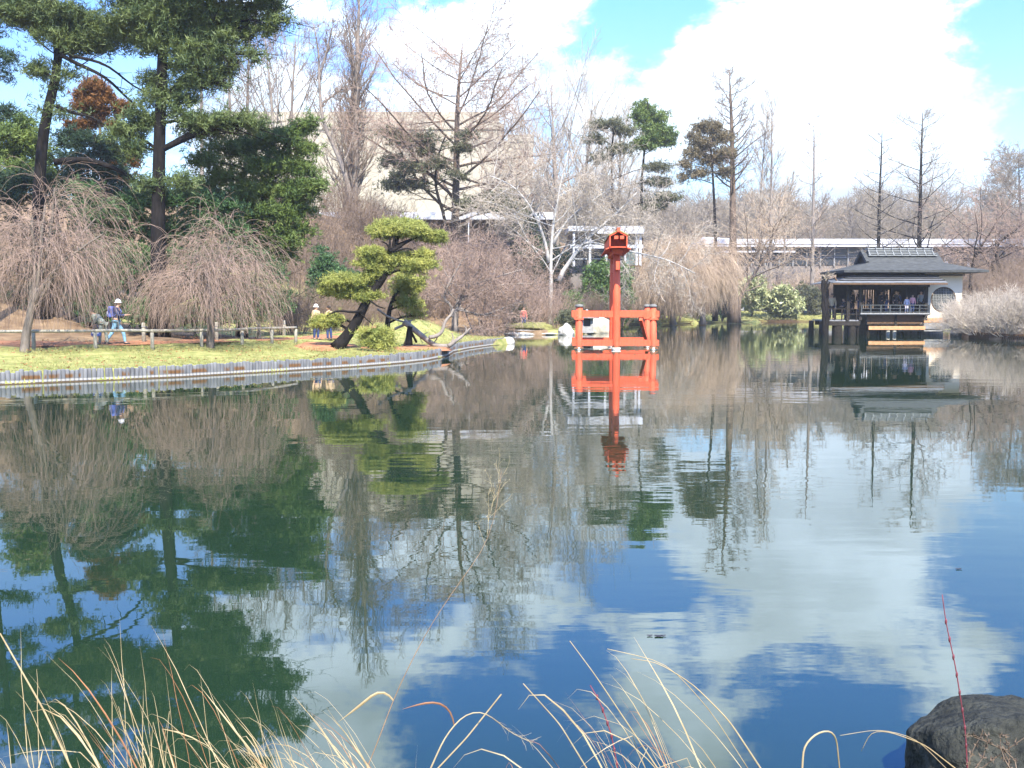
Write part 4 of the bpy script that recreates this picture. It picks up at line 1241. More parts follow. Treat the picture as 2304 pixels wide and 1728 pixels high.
padded_conifer('tall straight white pine with layered boughs between the curved pine and the bare trees', 'pine_tree', Dp([(340, 520), (343, 417), (343, 333), (347, 233), (350, 133), (353, 50), (358, -60), (362, -180), (365, -270)]), .36,
    Dpad([(330, 38, 60, 18), (420, 44, 60, 20), (500, 50, 50, 16), (270, 40, 50, 16), (345, 100, 44, 16), (410, 106, 50, 16), (470, 116, 44, 12), (330, 172, 34, 12), (400, 176, 40, 10), (455, 168, 34, 9), (300, 245, 30, 14), (440, 285, 40, 12), (300, 8, 55, 20), (395, 14, 70, 24), (490, 22, 66, 22), (572, 8, 46, 18), (602, 42, 28, 8), (556, 62, 34, 9), (300, 70, 40, 20), (375, 70, 52, 24), (448, 84, 52, 20), (505, 78, 34, 11), (545, 116, 26, 8), (420, 138, 50, 10), (486, 150, 32, 8), (480, 178, 20, 6), (345, 205, 38, 18), (392, 212, 32, 13), (375, 238, 24, 9),
           (428, 262, 52, 16), (498, 262, 52, 15), (548, 266, 34, 10), (270, 285, 40, 22), (312, 268, 30, 20), (290, 320, 36, 18), (390, 392, 34, 16), (330, 395, 30, 14), (430, -40, 80, 24), (540, -40, 60, 20), (290, -50, 70, 24), (600, -85, 45, 16), (470, -100, 80, 26), (340, -110, 80, 26), (400, -165, 80, 26), (500, -180, 50, 20), (300, -180, 60, 24), (380, -235, 60, 24), (368, -285, 34, 20)]),
    45, M['bark_dark'], M['needle_white_pine'], 22, dens=1.9, leaf_len=.27, leaf_w=.042, m=11, crad=.50)
# long bare lower limbs of the two pines
limb = empty('fallen_limb', WP(D(200), D(420), 46.5), 'long dark dead limb leaning across the shade under the pines', 'branch')
MB().tube(stem_line([WP(D(118), D(350), 46.5), WP(D(180), D(342), 46.5), WP(D(245), D(360), 46.3), WP(D(320), D(405), 46)], 12, RNG, .03), np.linspace(.16, .07, 12), 7).build('stem', M['bark_dark'], limb, True)
b = MB()
for pl_, r_ in (([(130, 118), (170, 140), (230, 165), (262, 200), (290, 225)], .11), ([(150, 120), (210, 130), (250, 150), (280, 185), (330, 205)], .08), ([(120, 228), (160, 245), (205, 252), (235, 275)], .09), ([(62, 66), (78, 85), (110, 112), (135, 125)], .06)):
    l_ = stem_line([WP(D(x), D(y), 46.6) for x, y in pl_], 10, RNG, .03)
    b = MB()
    b.tube(l_, np.linspace(r_, r_ * .4, 10), 6)
    q_, r2 = grow(RNG, l_[None], np.linspace(r_, r_ * .4, 10)[None], 9, .2, 1, 45, 15, .22, 4, .1, .15, .4, .3, .012)
    b.tubes(q_, r2, 3)
    b.build('limb', M['bark_dark'], bpy.data.objects['pine_tree'], True)
padded_conifer('pine off the left edge with only its drooping boughs in view', 'pine_tree', Dp([(-60, 520), (-55, 300), (-45, 100), (-40, -150)]), .3,
    Dpad([(8, 122, 34, 12), (-20, 145, 30, 14), (4, 165, 18, 8), (10, 238, 26, 12), (-20, 245, 24, 14), (-60, 60, 60, 24), (-40, -40, 60, 28)]), 42, M['bark_dark'], M['needle_dark'], 23, dens=.8, leaf_len=.22, leaf_w=.035, crad=.36)
padded_conifer('bright green bushy evergreen leaning right in front of the cream building', 'evergreen_tree', Dp([(520, 600), (545, 500), (580, 400), (620, 300), (650, 262)]), .24,
    Dpad([(450, 345, 46, 16), (480, 380, 50, 18), (440, 415, 46, 18), (500, 430, 50, 22), (470, 460, 44, 22), (520, 480, 40, 24), (545, 520, 40, 24), (560, 560, 34, 22), (610, 545, 34, 20), (470, 318, 30, 14), (520, 318, 45, 20), (560, 305, 45, 26), (610, 292, 44, 26), (648, 276, 32, 20), (670, 262, 18, 10), (650, 318, 34, 26), (600, 348, 52, 32), (556, 360, 46, 28), (650, 365, 38, 26), (676, 400, 34, 14), (640, 408, 46, 26), (590, 410, 50, 30), (540, 405, 44, 28), (640, 448, 44, 28), (590, 455, 46, 30), (545, 455, 40, 28), (640, 490, 36, 28), (600, 500, 38, 30), (628, 522, 24, 18)]),
    50, M['bark_dark'], M['needle_bright'], 24, dens=1.75, leaf_len=.22, leaf_w=.045, m=11, crad=.46, dome=True, depth=.9)
padded_conifer('bluish green yew mass filling the bank between the two weeping cherries', 'yew_tree', Dp([(330, 720), (330, 600), (335, 450)]), .2,
    Dpad([(205, 455, 46, 30), (270, 445, 52, 28), (345, 432, 56, 26), (425, 435, 50, 26), (485, 440, 40, 28), (245, 500, 56, 34), (330, 495, 60, 34), (415, 490, 54, 34), (490, 490, 46, 34), (215, 545, 40, 34), (295, 560, 60, 36), (400, 555, 56, 36), (480, 550, 46, 36), (240, 600, 46, 34), (340, 620, 60, 36), (450, 620, 54, 36), (530, 560, 40, 36), (540, 620, 40, 34), (185, 410, 30, 16), (220, 660, 50, 34), (320, 675, 60, 30), (430, 680, 60, 30), (530, 675, 50, 30), (590, 650, 36, 30), (590, 590, 30, 26)]),
    46.6, M['bark_dark'], M['needle_yew'], 25, dens=1.5, leaf_len=.16, leaf_w=.045, m=10, crad=.36, dome=False, depth=.6)
padded_conifer('dark low yew in deep shade behind the left weeping cherry', 'yew_tree', Dp([(120, 720), (120, 560), (125, 420)]), .2,
    Dpad([(40, 420, 60, 36), (120, 420, 56, 36), (170, 470, 50, 40), (60, 500, 70, 40), (130, 540, 60, 40), (20, 570, 60, 36), (100, 610, 60, 34), (180, 600, 44, 34), (170, 650, 40, 24), (60, 640, 60, 26), (255, 660, 40, 26), (330, 675, 50, 26), (420, 680, 46, 24), (500, 670, 40, 26), (-30, 640, 50, 30), (0, 690, 40, 14), (10, 395, 50, 26), (-20, 440, 60, 30), (80, 385, 40, 22)]),
    48.5, M['bark_dark'], M['needle_dark'], 26, dens=1.0, leaf_len=.16, leaf_w=.045, m=10, crad=.38, dome=False, depth=.6)
padded_conifer('mid green conifer low at the left edge under blue sky', 'evergreen_tree', Dp([(30, 560), (35, 400), (45, 265)]), .2,
    Dpad([(40, 262, 36, 16), (14, 290, 40, 22), (62, 300, 40, 26), (25, 330, 50, 26), (85, 345, 34, 24), (40, 375, 60, 30), (100, 385, 34, 26)]), 55, M['bark_dark'], M['needle_bright'], 27, dens=1.5, leaf_len=.2, leaf_w=.05, crad=.42, dome=False)
padded_conifer('shaded dark conifer behind the trunks of the two tall pines', 'evergreen_tree', Dp([(200, 620), (200, 450), (205, 290)]), .22,
    Dpad([(150, 300, 40, 20), (200, 310, 46, 24), (255, 330, 36, 18), (170, 350, 52, 28), (235, 372, 40, 22), (140, 395, 44, 28), (210, 410, 56, 28), (290, 415, 40, 24), (400, 420, 40, 24), (350, 425, 40, 20), (440, 405, 30, 18), (250, 440, 60, 26)]),
    56, M['bark_dark'], M['needle_dark'], 28, dens=1.3, leaf_len=.2, leaf_w=.05, crad=.42, dome=False)
padded_conifer('rust brown cedar glowing between the two pine trunks', 'cedar_tree', Dp([(225, 600), (222, 420), (212, 190)]), .2,
    Dpad([(205, 188, 26, 13), (180, 205, 18, 12), (228, 206, 20, 13), (200, 222, 24, 12), (172, 232, 18, 10), (218, 240, 16, 12), (262, 236, 18, 15), (248, 222, 10, 14), (246, 268, 14, 8), (190, 268, 16, 12), (160, 270, 14, 10), (165, 290, 18, 10), (250, 345, 14, 11), (285, 352, 10, 20), (265, 385, 16, 10), (235, 330, 18, 12), (205, 255, 20, 12)]),
    60, M['bark_brown'], M['needle_brown'], 29, dens=1.8, leaf_len=.22, leaf_w=.055, crad=.32, dome=False, limbs=True)

# ------------------------------------------------------------------ cloud-pruned pine and its neighbours
def z4(x, y): return (640 + x / 3.3515, 400 + y / 3.3515)
def z4p(lst): return [(*z4(p[0], p[1]), p[2] / 3.3515, p[3] / 3.3515, *(p[4:])) for p in lst]
padded_conifer('cloud-pruned pine with a leaning black trunk on the grassy point', 'pruned_pine', [z4(395, 1262), z4(440, 1235), z4(520, 1130), z4(590, 1000), z4(625, 900), z4(690, 835), z4(765, 735), z4(800, 650), z4(812, 560), z4(840, 470), z4(880, 400)], .25,
    z4p([(860, 372, 225, 72), (800, 410, 130, 40), (980, 395, 110, 55), (1120, 440, 105, 50), (640, 555, 100, 42), (770, 605, 190, 42), (900, 610, 150, 46), (1020, 645, 130, 46), (1060, 572, 64, 34), (610, 640, 80, 34), (760, 672, 60, 42), (960, 680, 80, 36),
          (470, 770, 170, 55), (380, 810, 110, 52), (570, 800, 110, 60), (520, 860, 150, 44), (600, 890, 70, 44), (330, 850, 60, 32), (300, 1085, 95, 62), (380, 1060, 50, 44), (640, 740, 60, 34), (700, 700, 60, 30), (690, 880, 44, 30)]),
    42, M['bark_dark'], M['needle_bonsai'], 31, dens=1.9, leaf_len=.14, leaf_w=.024, m=12, crad=.20, depth=.85, per=6, pad_parts=True)
b = MB(); rg = np.random.default_rng(77)
for pl_, r_ in (([(800, 560), (850, 530), (930, 480), (1010, 445)], .09), ([(795, 560), (780, 500), (735, 480)], .06), ([(812, 560), (870, 545), (930, 525), (985, 560)], .05), ([(815, 540), (825, 470), (830, 440)], .07), ([(790, 548), (795, 470), (800, 440)], .07), ([(590, 1000), (520, 1020), (440, 1000), (370, 1005), (320, 1040)], .07), ([(580, 1030), (640, 1080), (670, 1110)], .035), ([(640, 920), (700, 970), (760, 985)], .05)):
    l_ = stem_line([WP(*z4(*p), 41.7) for p in pl_], 9, rg, .012)
    MB().tube(l_, np.linspace(r_, r_ * .45, 9), 6).build('limb', M['bark_dark'], bpy.data.objects['pruned_pine'], True)
padded_conifer('looser dark pine tangled behind the cloud-pruned pine', 'pine_tree', [z4(770, 1160), z4(790, 1000), z4(830, 880), z4(900, 780), z4(960, 740)], .15,
    z4p([(900, 770, 110, 60), (960, 820, 90, 60), (880, 860, 90, 50), (900, 920, 100, 44), (960, 960, 100, 50), (985, 1035, 72, 42), (860, 800, 60, 40), (1000, 760, 60, 40)]),
    45.5, M['bark_dark'], M['needle_bonsai'], 32, dens=1.0, leaf_len=.15, leaf_w=.028, m=11, crad=.24, depth=.7, dome=False)
padded_conifer('low spreading pine shrub at the water side of the pruned pine', 'pine_shrub', [z4(700, 1275), z4(705, 1240), z4(710, 1190)], .05,
    z4p([(720, 1180, 110, 46), (640, 1215, 80, 40), (780, 1215, 70, 44), (700, 1250, 100, 32), (770, 1270, 50, 30), (600, 1160, 34, 26)]),
    41.6, M['bark_dark'], M['needle_bonsai'], 33, dens=1.1, leaf_len=.15, leaf_w=.028, m=11, crad=.2, depth=.7, dome=False, cat='shrub')
# sprawling bare trunk on props at the tip of the bank
sy = 44.0
spr = empty('leaning_tree', WP(*z4(945, 1250), sy), 'bare grey trunk sprawling low over the bank with a propped dark stump', 'tree')
b = MB(); rg = np.random.default_rng(9)
for pl_, r0_, r1_ in (([(900, 1085), (960, 1130), (1040, 1195), (1120, 1262), (1190, 1275), (1245, 1268)], .13, .10), ([(1235, 1270), (1300, 1225), (1360, 1180), (1405, 1135)], .10, .04), ([(1090, 1205), (1150, 1195), (1195, 1165), (1200, 1100), (1230, 1060), (1270, 1030), (1275, 990)], .09, .05), ([(1240, 1268), (1275, 1215), (1260, 1170)], .05, .015), ([(1360, 1180), (1375, 1140), (1345, 1110)], .03, .01), ([(700, 990), (780, 1050), (900, 1090), (960, 1075)], .05, .03), ([(830, 1140), (900, 1110), (950, 1085)], .06, .05)):
    l_ = stem_line([WP(*z4(*p), sy + .1 * k) for k, p in enumerate(pl_)], 14, rg, .012)
    R_ = np.linspace(r0_, r1_, 14)
    b.tube(l_, R_, 8)
    q_, r2 = grow(rg, l_[None], R_[None], 8, .3, 1, 50, 15, .28, 4, .3, .18, .3, .3, .009)
    b.tubes(q_, r2, 3)
b.build('trunk', M['bark_grey'], spr, True)
MB().tube(stem_line([WP(*z4(940, 1262), sy), WP(*z4(938, 1190), sy), WP(*z4(948, 1120), sy)], 6, rg), np.linspace(.16, .11, 6), 8).build('stump', M['bark_dark'], spr, True)
MB().tube([WP(*z4(905, 1262), sy + .3), WP(*z4(945, 1140), sy)], .055, 6).build('prop', M['wood_grey'], spr, True)
MB().tube([WP(*z4(995, 1240), sy + .5), WP(*z4(945, 1140), sy)], .055, 6).build('prop', M['wood_dark'], spr, True)

# ------------------------------------------------------------------ weeping cherries
def gpt(px, Y):
    p = WP(px, 700, Y); return np.array((p[0], Y, GZ(p[0], Y)))
weeping_tree('taller weeping cherry cut by the left edge of the picture', gpt(48, 35.9), 2.2, 1.8, 6.4, 41, M['bark_mid'], M['twig_pink'], lean=(.25, .6), limbs=8, n2=10, n3=9, n4=2, limb_ang=22)
weeping_tree('rounded pinkish weeping cherry over the rail fence', gpt(470, 40.0), 2.0, 3.3, 4.7, 42, M['bark_mid'], M['twig_pink'], lean=(.1, .2), limbs=10, n2=10, n3=9, n4=2)
weeping_tree('tan weeping cherry on the far shore beside the red gate', gpt(D(1455), 113.5), 4.6, 6.0, 8.6, 43, M['bark_grey'], M['twig_tan'], lean=(-.5, 0), limbs=11, n2=13, n3=15, n4=3, rsc=1.9, zmin_off=.3)
weeping_tree('slimmer tan weeping cherry at the right of the far shore thicket', gpt(D(1518), 116), 5.4, 3.2, 9.6, 44, M['bark_grey'], M['twig_tan'], limbs=8, n2=10, n3=13, n4=3, rsc=1.9, zmin_off=.3)

# ------------------------------------------------------------------ bare trees of the middle distance
def line_px(lst, Y, dy=0):
    return [WP(D(x), D(y), Y + dy * i) for i, (x, y) in enumerate(lst)]
bare_tree('very tall upright poplar with double trunk reaching the top edge', line_px([(762, 520), (766, 400), (770, 250), (774, 100), (778, -70)], 105), .42, 'poplar', M['bark_grey'], M['twig_brown'], 51,
          extra_stems=[(line_px([(750, 520), (752, 400), (758, 280), (766, 160), (752, 40)], 106), .3)])
bare_tree('slanting bare tree leaning left with a forked upper crown', line_px([(768, 480), (752, 400), (736, 345), (704, 285), (692, 245), (689, 160), (690, 95), (676, 45)], 100), .24, 'thin', M['bark_grey'], M['twig_brown'], 52,
          extra_stems=[(line_px([(689, 165), (704, 120), (716, 70), (722, 40)], 100), .12), (line_px([(694, 225), (715, 210), (738, 195), (760, 185)], 100), .09)], scale_n=.8)
for k, (xb, xt, yt, Y, lab) in enumerate([(436, 432, 40, 112, 'thin bare trunk just right of the straight pine'), (498, 494, 40, 118, 'slender bare tree seen between the pine boughs'), (528, 540, 30, 115, 'bare grey tree at the right tip of the pine boughs'), (600, 570, 70, 110, 'crooked bare tree left of the cream building'), (622, 640, 65, 116, 'bare tree with open crown before the cream building edge')]):
    bare_tree(lab, line_px([(xb, 400), ((xb * 2 + xt) / 3, 290), ((xb + xt * 2) / 3, 180), (xt, yt)], Y), .22, 'vase' if k > 2 else 'thin', M['bark_grey'], M['twig_brown'], 60 + k, scale_n=.8)
bare_tree('wide rusty-topped bare larch in front of the cream building', line_px([(982, 500), (985, 400), (986, 300), (990, 200), (1000, 88)], 100), .48, 'round', M['bark_brown'], M['twig_red'], 53, wig=.03)
bare_tree('pale fine-twigged bare tree rising behind the silver tree', line_px([(1205, 540), (1202, 450), (1198, 330), (1192, 190)], 121), .3, 'vase', M['bark_grey'], M['twig_pale'], 54, extra_stems=[(line_px([(1260, 540), (1262, 420), (1272, 300), (1280, 215)], 124), .25), (line_px([(1150, 540), (1150, 420), (1140, 330), (1130, 250)], 126), .22), (line_px([(1330, 520), (1335, 420), (1340, 330), (1335, 265)], 127), .2)])
bare_tree('silvery low-branched bare tree leaning over the bank behind the red gate', line_px([(1188, 560), (1193, 500), (1200, 450), (1212, 380), (1225, 325)], 88), .16, 'spread', M['bark_silver'], M['twig_pale'], 55,
          extra_stems=[(line_px([(1185, 560), (1176, 510), (1150, 450), (1110, 400), (1060, 380)], 88), .11), (line_px([(1208, 600), (1232, 560), (1268, 515), (1310, 478), (1350, 440), (1372, 415)], 87, .25), .15), (line_px([(1196, 520), (1230, 470), (1285, 430), (1330, 400)], 88), .09), (line_px([(1260, 520), (1310, 530), (1370, 545), (1440, 560), (1500, 590)], 87), .07)],
          over={0: dict(L=.44, n=16, up=.05), 1: dict(n=10)})
bare_tree('tallest bald cypress on the far lawn with bare lower trunk', line_px([(1585, 680), (1583, 560), (1582, 400), (1580, 270), (1574, 150)], 125), .55, 'cypress', M['bark_brown'], M['twig_brown'], 56, over={0: dict(t0=.5, n=40, L=.19, ang=60)}, wig=.03)
bare_tree('crooked dark bare tree in front of the tall cypress trunk', line_px([(1596, 640), (1622, 600), (1652, 560), (1668, 510), (1690, 470)], 127), .22, 'spread', M['bark_brown'], M['twig_tan'], 57, extra_stems=[(line_px([(1600, 600), (1640, 540), (1650, 500)], 127), .12)], over={0: dict(n=12, L=.6), 1: dict(n=7), 2: dict(n=6)})
bare_tree('thin upright pale poplar right of the tall cypress', line_px([(1665, 560), (1666, 440), (1668, 330), (1670, 212)], 150), .26, 'poplar', M['bark_grey'], M['twig_pale'], 58, scale_n=.5, extra_stems=[(line_px([(1640, 560), (1642, 430), (1650, 320), (1656, 250)], 151), .16), (line_px([(1694, 560), (1698, 450), (1715, 380)], 152), .12)])
bare_tree('slim bare cypress standing left of the pavilion roof', line_px([(1755, 570), (1755, 450), (1757, 350), (1757, 248)], 150), .30, 'cypress', M['bark_grey'], M['twig_brown'], 59, over={0: dict(n=28, L=.15, t0=.2), 1: dict(n=6), 2: dict(n=4)})
bare_tree('mid-height bare cypress directly behind the pavilion ridge', line_px([(1898, 560), (1899, 450), (1902, 370), (1905, 283)], 140), .30, 'cypress', M['bark_dark'], M['twig_grey'], 71, over={0: dict(n=34, L=.2, t0=.16), 1: dict(n=6), 2: dict(n=5)})
bare_tree('broad dark cypress with level boughs behind the pavilion', line_px([(1986, 560), (1988, 450), (1990, 360), (1993, 243)], 135), .36, 'cypress', M['bark_dark'], M['twig_grey'], 72, over={0: dict(n=40, L=.27, t0=.14)})
bare_tree('hazy bare tree by the right edge', line_px([(2205, 540), (2204, 460), (2200, 345)], 162), .3, 'round', M['bark_grey'], M['twig_grey'], 73)
bare_tree('gnarled black-limbed tree right of the pavilion roof', line_px([(2096, 600), (2104, 560), (2118, 530), (2140, 505), (2152, 470)], 110), .22, 'spread', M['bark_dark'], M['twig_red'], 74, extra_stems=[(line_px([(2150, 600), (2138, 565), (2120, 545), (2080, 520)], 110), .18), (line_px([(2160, 590), (2150, 545), (2160, 520), (2200, 490)], 111), .15)], over={0: dict(n=10, L=.7), 1: dict(n=8)})
bare_tree('low spreading bare tree with grey limbs behind the propped trunk', [WP(*z4(*p), 74) for p in ((1290, 980), (1300, 930), (1330, 860), (1420, 800), (1560, 760), (1800, 690))], .13, 'spread', M['bark_grey'], M['twig_red'], 75,
          extra_stems=[([WP(*z4(*p), 74) for p in ((1270, 960), (1180, 920), (1230, 800), (1310, 680), (1380, 560))], .09), ([WP(*z4(*p), 74) for p in ((1300, 930), (1450, 860), (1640, 800), (1900, 800))], .08), ([WP(*z4(*p), 73) for p in ((1290, 960), (1360, 1000), (1500, 1050), (1700, 960), (1800, 930))], .10)], over={0: dict(n=16, L=.45), 1: dict(n=10), 2: dict(n=8)})
# conifers in the middle distance
def z3(x, y): return (640 + x / 2.911, y / 2.911)
def z3p(lst): return [(*z3(p[0], p[1]), p[2] / 2.911, p[3] / 2.911, *(p[4:])) for p in lst]
padded_conifer('dark flat-layered pine with a crooked double trunk below the larch', 'pine_tree', [z3(1055, 1470), z3(1050, 1400), z3(1005, 1300), z3(982, 1200), z3(1000, 1020), z3(1060, 880)], .24,
    z3p([(700, 870, 80, 24), (770, 920, 95, 32), (930, 900, 70, 32), (900, 985, 85, 40), (700, 1048, 85, 20), (850, 1090, 95, 28), (1000, 1075, 85, 44), (750, 1150, 70, 24), (720, 1212, 105, 24), (860, 1200, 90, 28), (1150, 960, 85, 36), (1190, 885, 60, 28), (1130, 1150, 70, 30), (1250, 1330, 110, 60), (1400, 1300, 130, 60), (1480, 1370, 110, 60)]),
    97, M['bark_dark'], M['needle_olive'], 81, dens=1.2, leaf_len=.34, leaf_w=.09, m=9, crad=.62)
padded_conifer('green-topped pine above the silver tree', 'pine_tree', Dp([(1386, 540), (1385, 460), (1386, 380), (1394, 310), (1400, 222)]), .26,
    Dpad([(1394, 232, 22, 13), (1384, 252, 22, 12), (1418, 256, 24, 13), (1402, 276, 30, 13), (1436, 286, 26, 14), (1418, 302, 30, 12), (1446, 308, 14, 8), (1392, 312, 26, 10)]), 118, M['bark_dark'], M['needle_bright'], 82, dens=1.1, leaf_len=.4, leaf_w=.11, m=9, crad=.6, dome=False)
padded_conifer('greyish olive pine veiled by the silver branches', 'pine_tree', Dp([(1327, 545), (1323, 430), (1320, 330), (1328, 262)]), .26,
    Dpad([(1310, 268, 40, 12), (1350, 282, 30, 12), (1288, 300, 28, 9), (1340, 322, 34, 12), (1300, 340, 30, 9), (1420, 360, 34, 9), (1420, 392, 40, 9), (1440, 426, 38, 9), (1410, 446, 30, 8)]), 116, M['bark_dark'], M['needle_olive'], 83, dens=.8, leaf_len=.36, leaf_w=.09, m=8, crad=.6)
padded_conifer('tan-tinged conifer half hidden behind the tallest cypress', 'pine_tree', Dp([(1546, 580), (1545, 480), (1540, 380), (1532, 272)]), .28,
    Dpad([(1528, 276, 36, 13), (1500, 296, 20, 12), (1560, 296, 26, 12), (1525, 312, 36, 13), (1496, 332, 24, 13), (1570, 330, 24, 12), (1540, 345, 30, 12), (1484, 356, 18, 10), (1510, 375, 26, 9), (1566, 370, 20, 9), (1476, 385, 14, 8)]), 123, M['bark_dark'], M['needle_tan'], 84, dens=1.15, leaf_len=.36, leaf_w=.09, m=8, crad=.6, dome=False)

# ------------------------------------------------------------------ green shrubs
leafy_bush('sunlit yellow-green rhododendron left half of the pair on the far lawn', 'rhododendron', D(1625), D(668), D(598), D(40), 140, M['leaf_rhodo'], 91, leaf_len=.55, leaf_w=.22, m=8, crad=.6, dens=1.3)
leafy_bush('paler flowering-budded rhododendron beside the person in yellow', 'rhododendron', D(1692), D(668), D(614), D(40), 141, M['leaf_rhodo'], 92, leaf_len=.55, leaf_w=.24, m=8, crad=.6, dens=1.3)
leafy_bush('dark evergreen bush in shade left of the cypress foot', 'evergreen_shrub', D(1560), D(680), D(600), D(22), 128, M['needle_dark'], 93, leaf_len=.4, leaf_w=.15, crad=.55)
leafy_bush('dark evergreen shrub between the rhododendrons and the pavilion', 'evergreen_shrub', D(1750), D(668), D(612), D(36), 146, M['needle_olive'], 94, leaf_len=.4, leaf_w=.15, crad=.6)
leafy_bush('small bright green pine bush on the slope left of the red gate', 'pine_shrub', D(1240), D(665), D(620), D(24), 86, M['leaf_green'], 95, leaf_len=.22, leaf_w=.05, crad=.35, dens=.9)
leafy_bush('green laurel bush behind the top of the red gate', 'evergreen_shrub', D(1292), D(612), D(560), D(44), 103, M['leaf_green'], 96, leaf_len=.34, leaf_w=.12, crad=.5)
leafy_bush('dark green shrub on the slope beside the small building', 'evergreen_shrub', D(1345), D(610), D(562), D(22), 106, M['leaf_green'], 97, leaf_len=.34, leaf_w=.12, crad=.5)
leafy_bush('green shrub peeping over the weeping cherry left of the pruned pine', 'evergreen_shrub', D(702), D(600), D(525), D(34), 68, M['needle_yew'], 98, leaf_len=.24, leaf_w=.07, crad=.42)
leafy_bush('dark green bush on the brown slope left of the pruned pine', 'evergreen_shrub', D(742), D(640), D(548), D(44), 74, M['needle_yew'], 111, leaf_len=.24, leaf_w=.07, crad=.45)
leafy_bush('small dark shrub under the bare tree by the rocky shore', 'evergreen_shrub', D(1118), D(690), D(650), D(22), 80.5, M['needle_olive'], 99, leaf_len=.22, leaf_w=.08, crad=.35)
leafy_bush('dark evergreen mass under the silver tree on the slope', 'evergreen_shrub', D(1150), D(560), D(440), D(60), 101, M['needle_dark'], 100, leaf_len=.36, leaf_w=.11, crad=.6)
leafy_bush('dark hollow evergreen beside the silver tree foot', 'evergreen_shrub', D(1195), D(600), D(520), D(46), 96, M['needle_dark'], 101, leaf_len=.34, leaf_w=.1, crad=.55)
leafy_bush('olive mossy shrub mound by the stone lantern', 'evergreen_shrub', D(1225), D(700), D(668), D(30), 80, M['needle_olive'], 102, leaf_len=.18, leaf_w=.06, crad=.3)

# ------------------------------------------------------------------ bare shrubs, built once per kind and copied
protos = {}
def proto_shrub(key, label, base, rx, h, seed, twig, **kw):
    r = bare_shrub(label, base, rx, h, seed, twig, **kw); protos[key] = r; return r
GA = 'bare red-twig shrubs on the slope behind the pruned pine'
LA = 'bare reddish shrub in the thicket on the slope behind the pruned pine'
ORD = ['leftmost', 'second', 'third', 'fourth', 'fifth', 'sixth', 'seventh', 'eighth', 'ninth', 'tenth', 'eleventh', 'twelfth', 'thirteenth', 'fourteenth']
def placed(items, i, what, where):
    o = sorted(range(len(items)), key=lambda j: items[j][0]).index(i)
    n = len(items)
    if o == 0: return f'leftmost {what} {where}'
    if o == n - 1: return f'rightmost {what} {where}'
    if o < n / 2: return f'{ORD[o]} {what} from the left {where}'
    return f"{ORD[n - 1 - o]} {what} from the right {where}"
red_at = [(D(985), 84, 1.0), (D(1040), 86, 1.1), (D(1095), 85, 1.05), (D(1150), 88, 1.1), (D(1010), 93, 1.2), (D(1080), 95, 1.2), (D(1140), 97, 1.2), (D(1190), 92, 1.0), (D(950), 90, 1.1), (D(1060), 80.5, .8), (D(1130), 82, .8), (D(1200), 84, .8), (D(1020), 101, 1.2)]
for i, (px, Y, s) in enumerate(red_at):
    g = gpt(px, Y)
    if i == 0: tag(proto_shrub('red', placed(red_at, i, 'bare reddish shrub', 'in the thicket behind the pruned pine'), g, 3.4, 4.3, 201, M['twig_red'], stems=40), group=GA)
    else: dup(protos['red'], g, label=placed(red_at, i, 'bare reddish shrub', 'in the thicket behind the pruned pine'), scale=s, rz=i * 1.7)
GB = 'bare brown shrubs on the slopes around the pond'
LB = 'bare brown twiggy shrub on the slope beyond the pond'
br_at = [(D(640), 78, 1.2), (D(690), 86, 1.3), (D(730), 84, 1.2), (D(670), 95, 1.4), (D(780), 92, 1.3), (D(800), 102, 1.3), (D(620), 70, 1.0), (D(840), 96, 1.3), (D(700), 74, 1.0), (D(640), 56, .7), (D(690), 60, .8), (D(740), 63, .8), (D(660), 64, .9), (D(790), 68, .9), (D(850), 72, .9), (D(890), 76, 1.0), (D(610), 54, .6), (D(810), 80, 1.2), (D(930), 82, 1.1), (D(720), 72, 1.0), (D(760), 78, 1.2), (D(690), 82, 1.2), (D(830), 88, 1.2), (D(740), 95, 1.3), (D(860), 100, 1.3), (D(910), 104, 1.2), (D(1250), 92, .9), (D(1300), 98, 1.0), (D(1340), 100, 1.0), (D(1400), 112, 1.3), (D(1450), 125, 1.6), (D(1500), 132, 1.6), (D(1230), 108, 1.2), (D(1620), 152, 1.6), (D(1760), 156, 1.6), (D(1800), 152, 1.5), (D(1840), 156, 1.6), (D(1440), 135, 1.7), (D(1380), 128, 1.5)]
for i, (px, Y, s) in enumerate(br_at):
    g = gpt(px, Y)
    if i == 0: tag(proto_shrub('brown', LB, g, 2.6, 3.2, 202, M['twig_brown'], stems=34, rmin=.010), group=GB)
    else: dup(protos['brown'], g, i * 2.1, s)
GC_ = 'bare tan shrubs on the far slope below the long building'
LC_ = 'bare tan shrub on the far slope below the long building'
tan_at = [(D(1640), 156, 1.0), (D(1690), 158, 1.1), (D(1730), 155, 1.0), (D(1775), 160, 1.1), (D(1830), 160, 1.1), (D(1660), 150, .8), (D(1880), 158, 1.0), (D(1600), 158, 1.1), (D(1705), 149, .7)]
for i, (px, Y, s) in enumerate(tan_at):
    g = gpt(px, Y)
    if i == 0: tag(proto_shrub('tan', placed(tan_at, i, 'bare tan shrub', 'on the far slope below the long building'), g, 4.2, 5.2, 203, M['twig_tan'], stems=36, rmin=.017), group=GC_)
    else: dup(protos['tan'], g, label=placed(tan_at, i, 'bare tan shrub', 'on the far slope below the long building'), scale=s, rz=i * 1.3)
GD = 'bare reddish cherry bushes right of the pavilion'
LD_ = 'bare reddish-brown bush on the rise right of the pavilion'
rt_at = [(D(2050), 112, 1.0), (D(2110), 104, 1.0), (D(2170), 98, 1.0), (D(2215), 92, .9), (D(2230), 106, 1.2), (D(2150), 115, 1.2), (D(2040), 125, 1.2), (D(2200), 118, 1.3), (D(2100), 128, 1.3), (D(2000), 138, 1.1), (D(2235), 84, .75)]
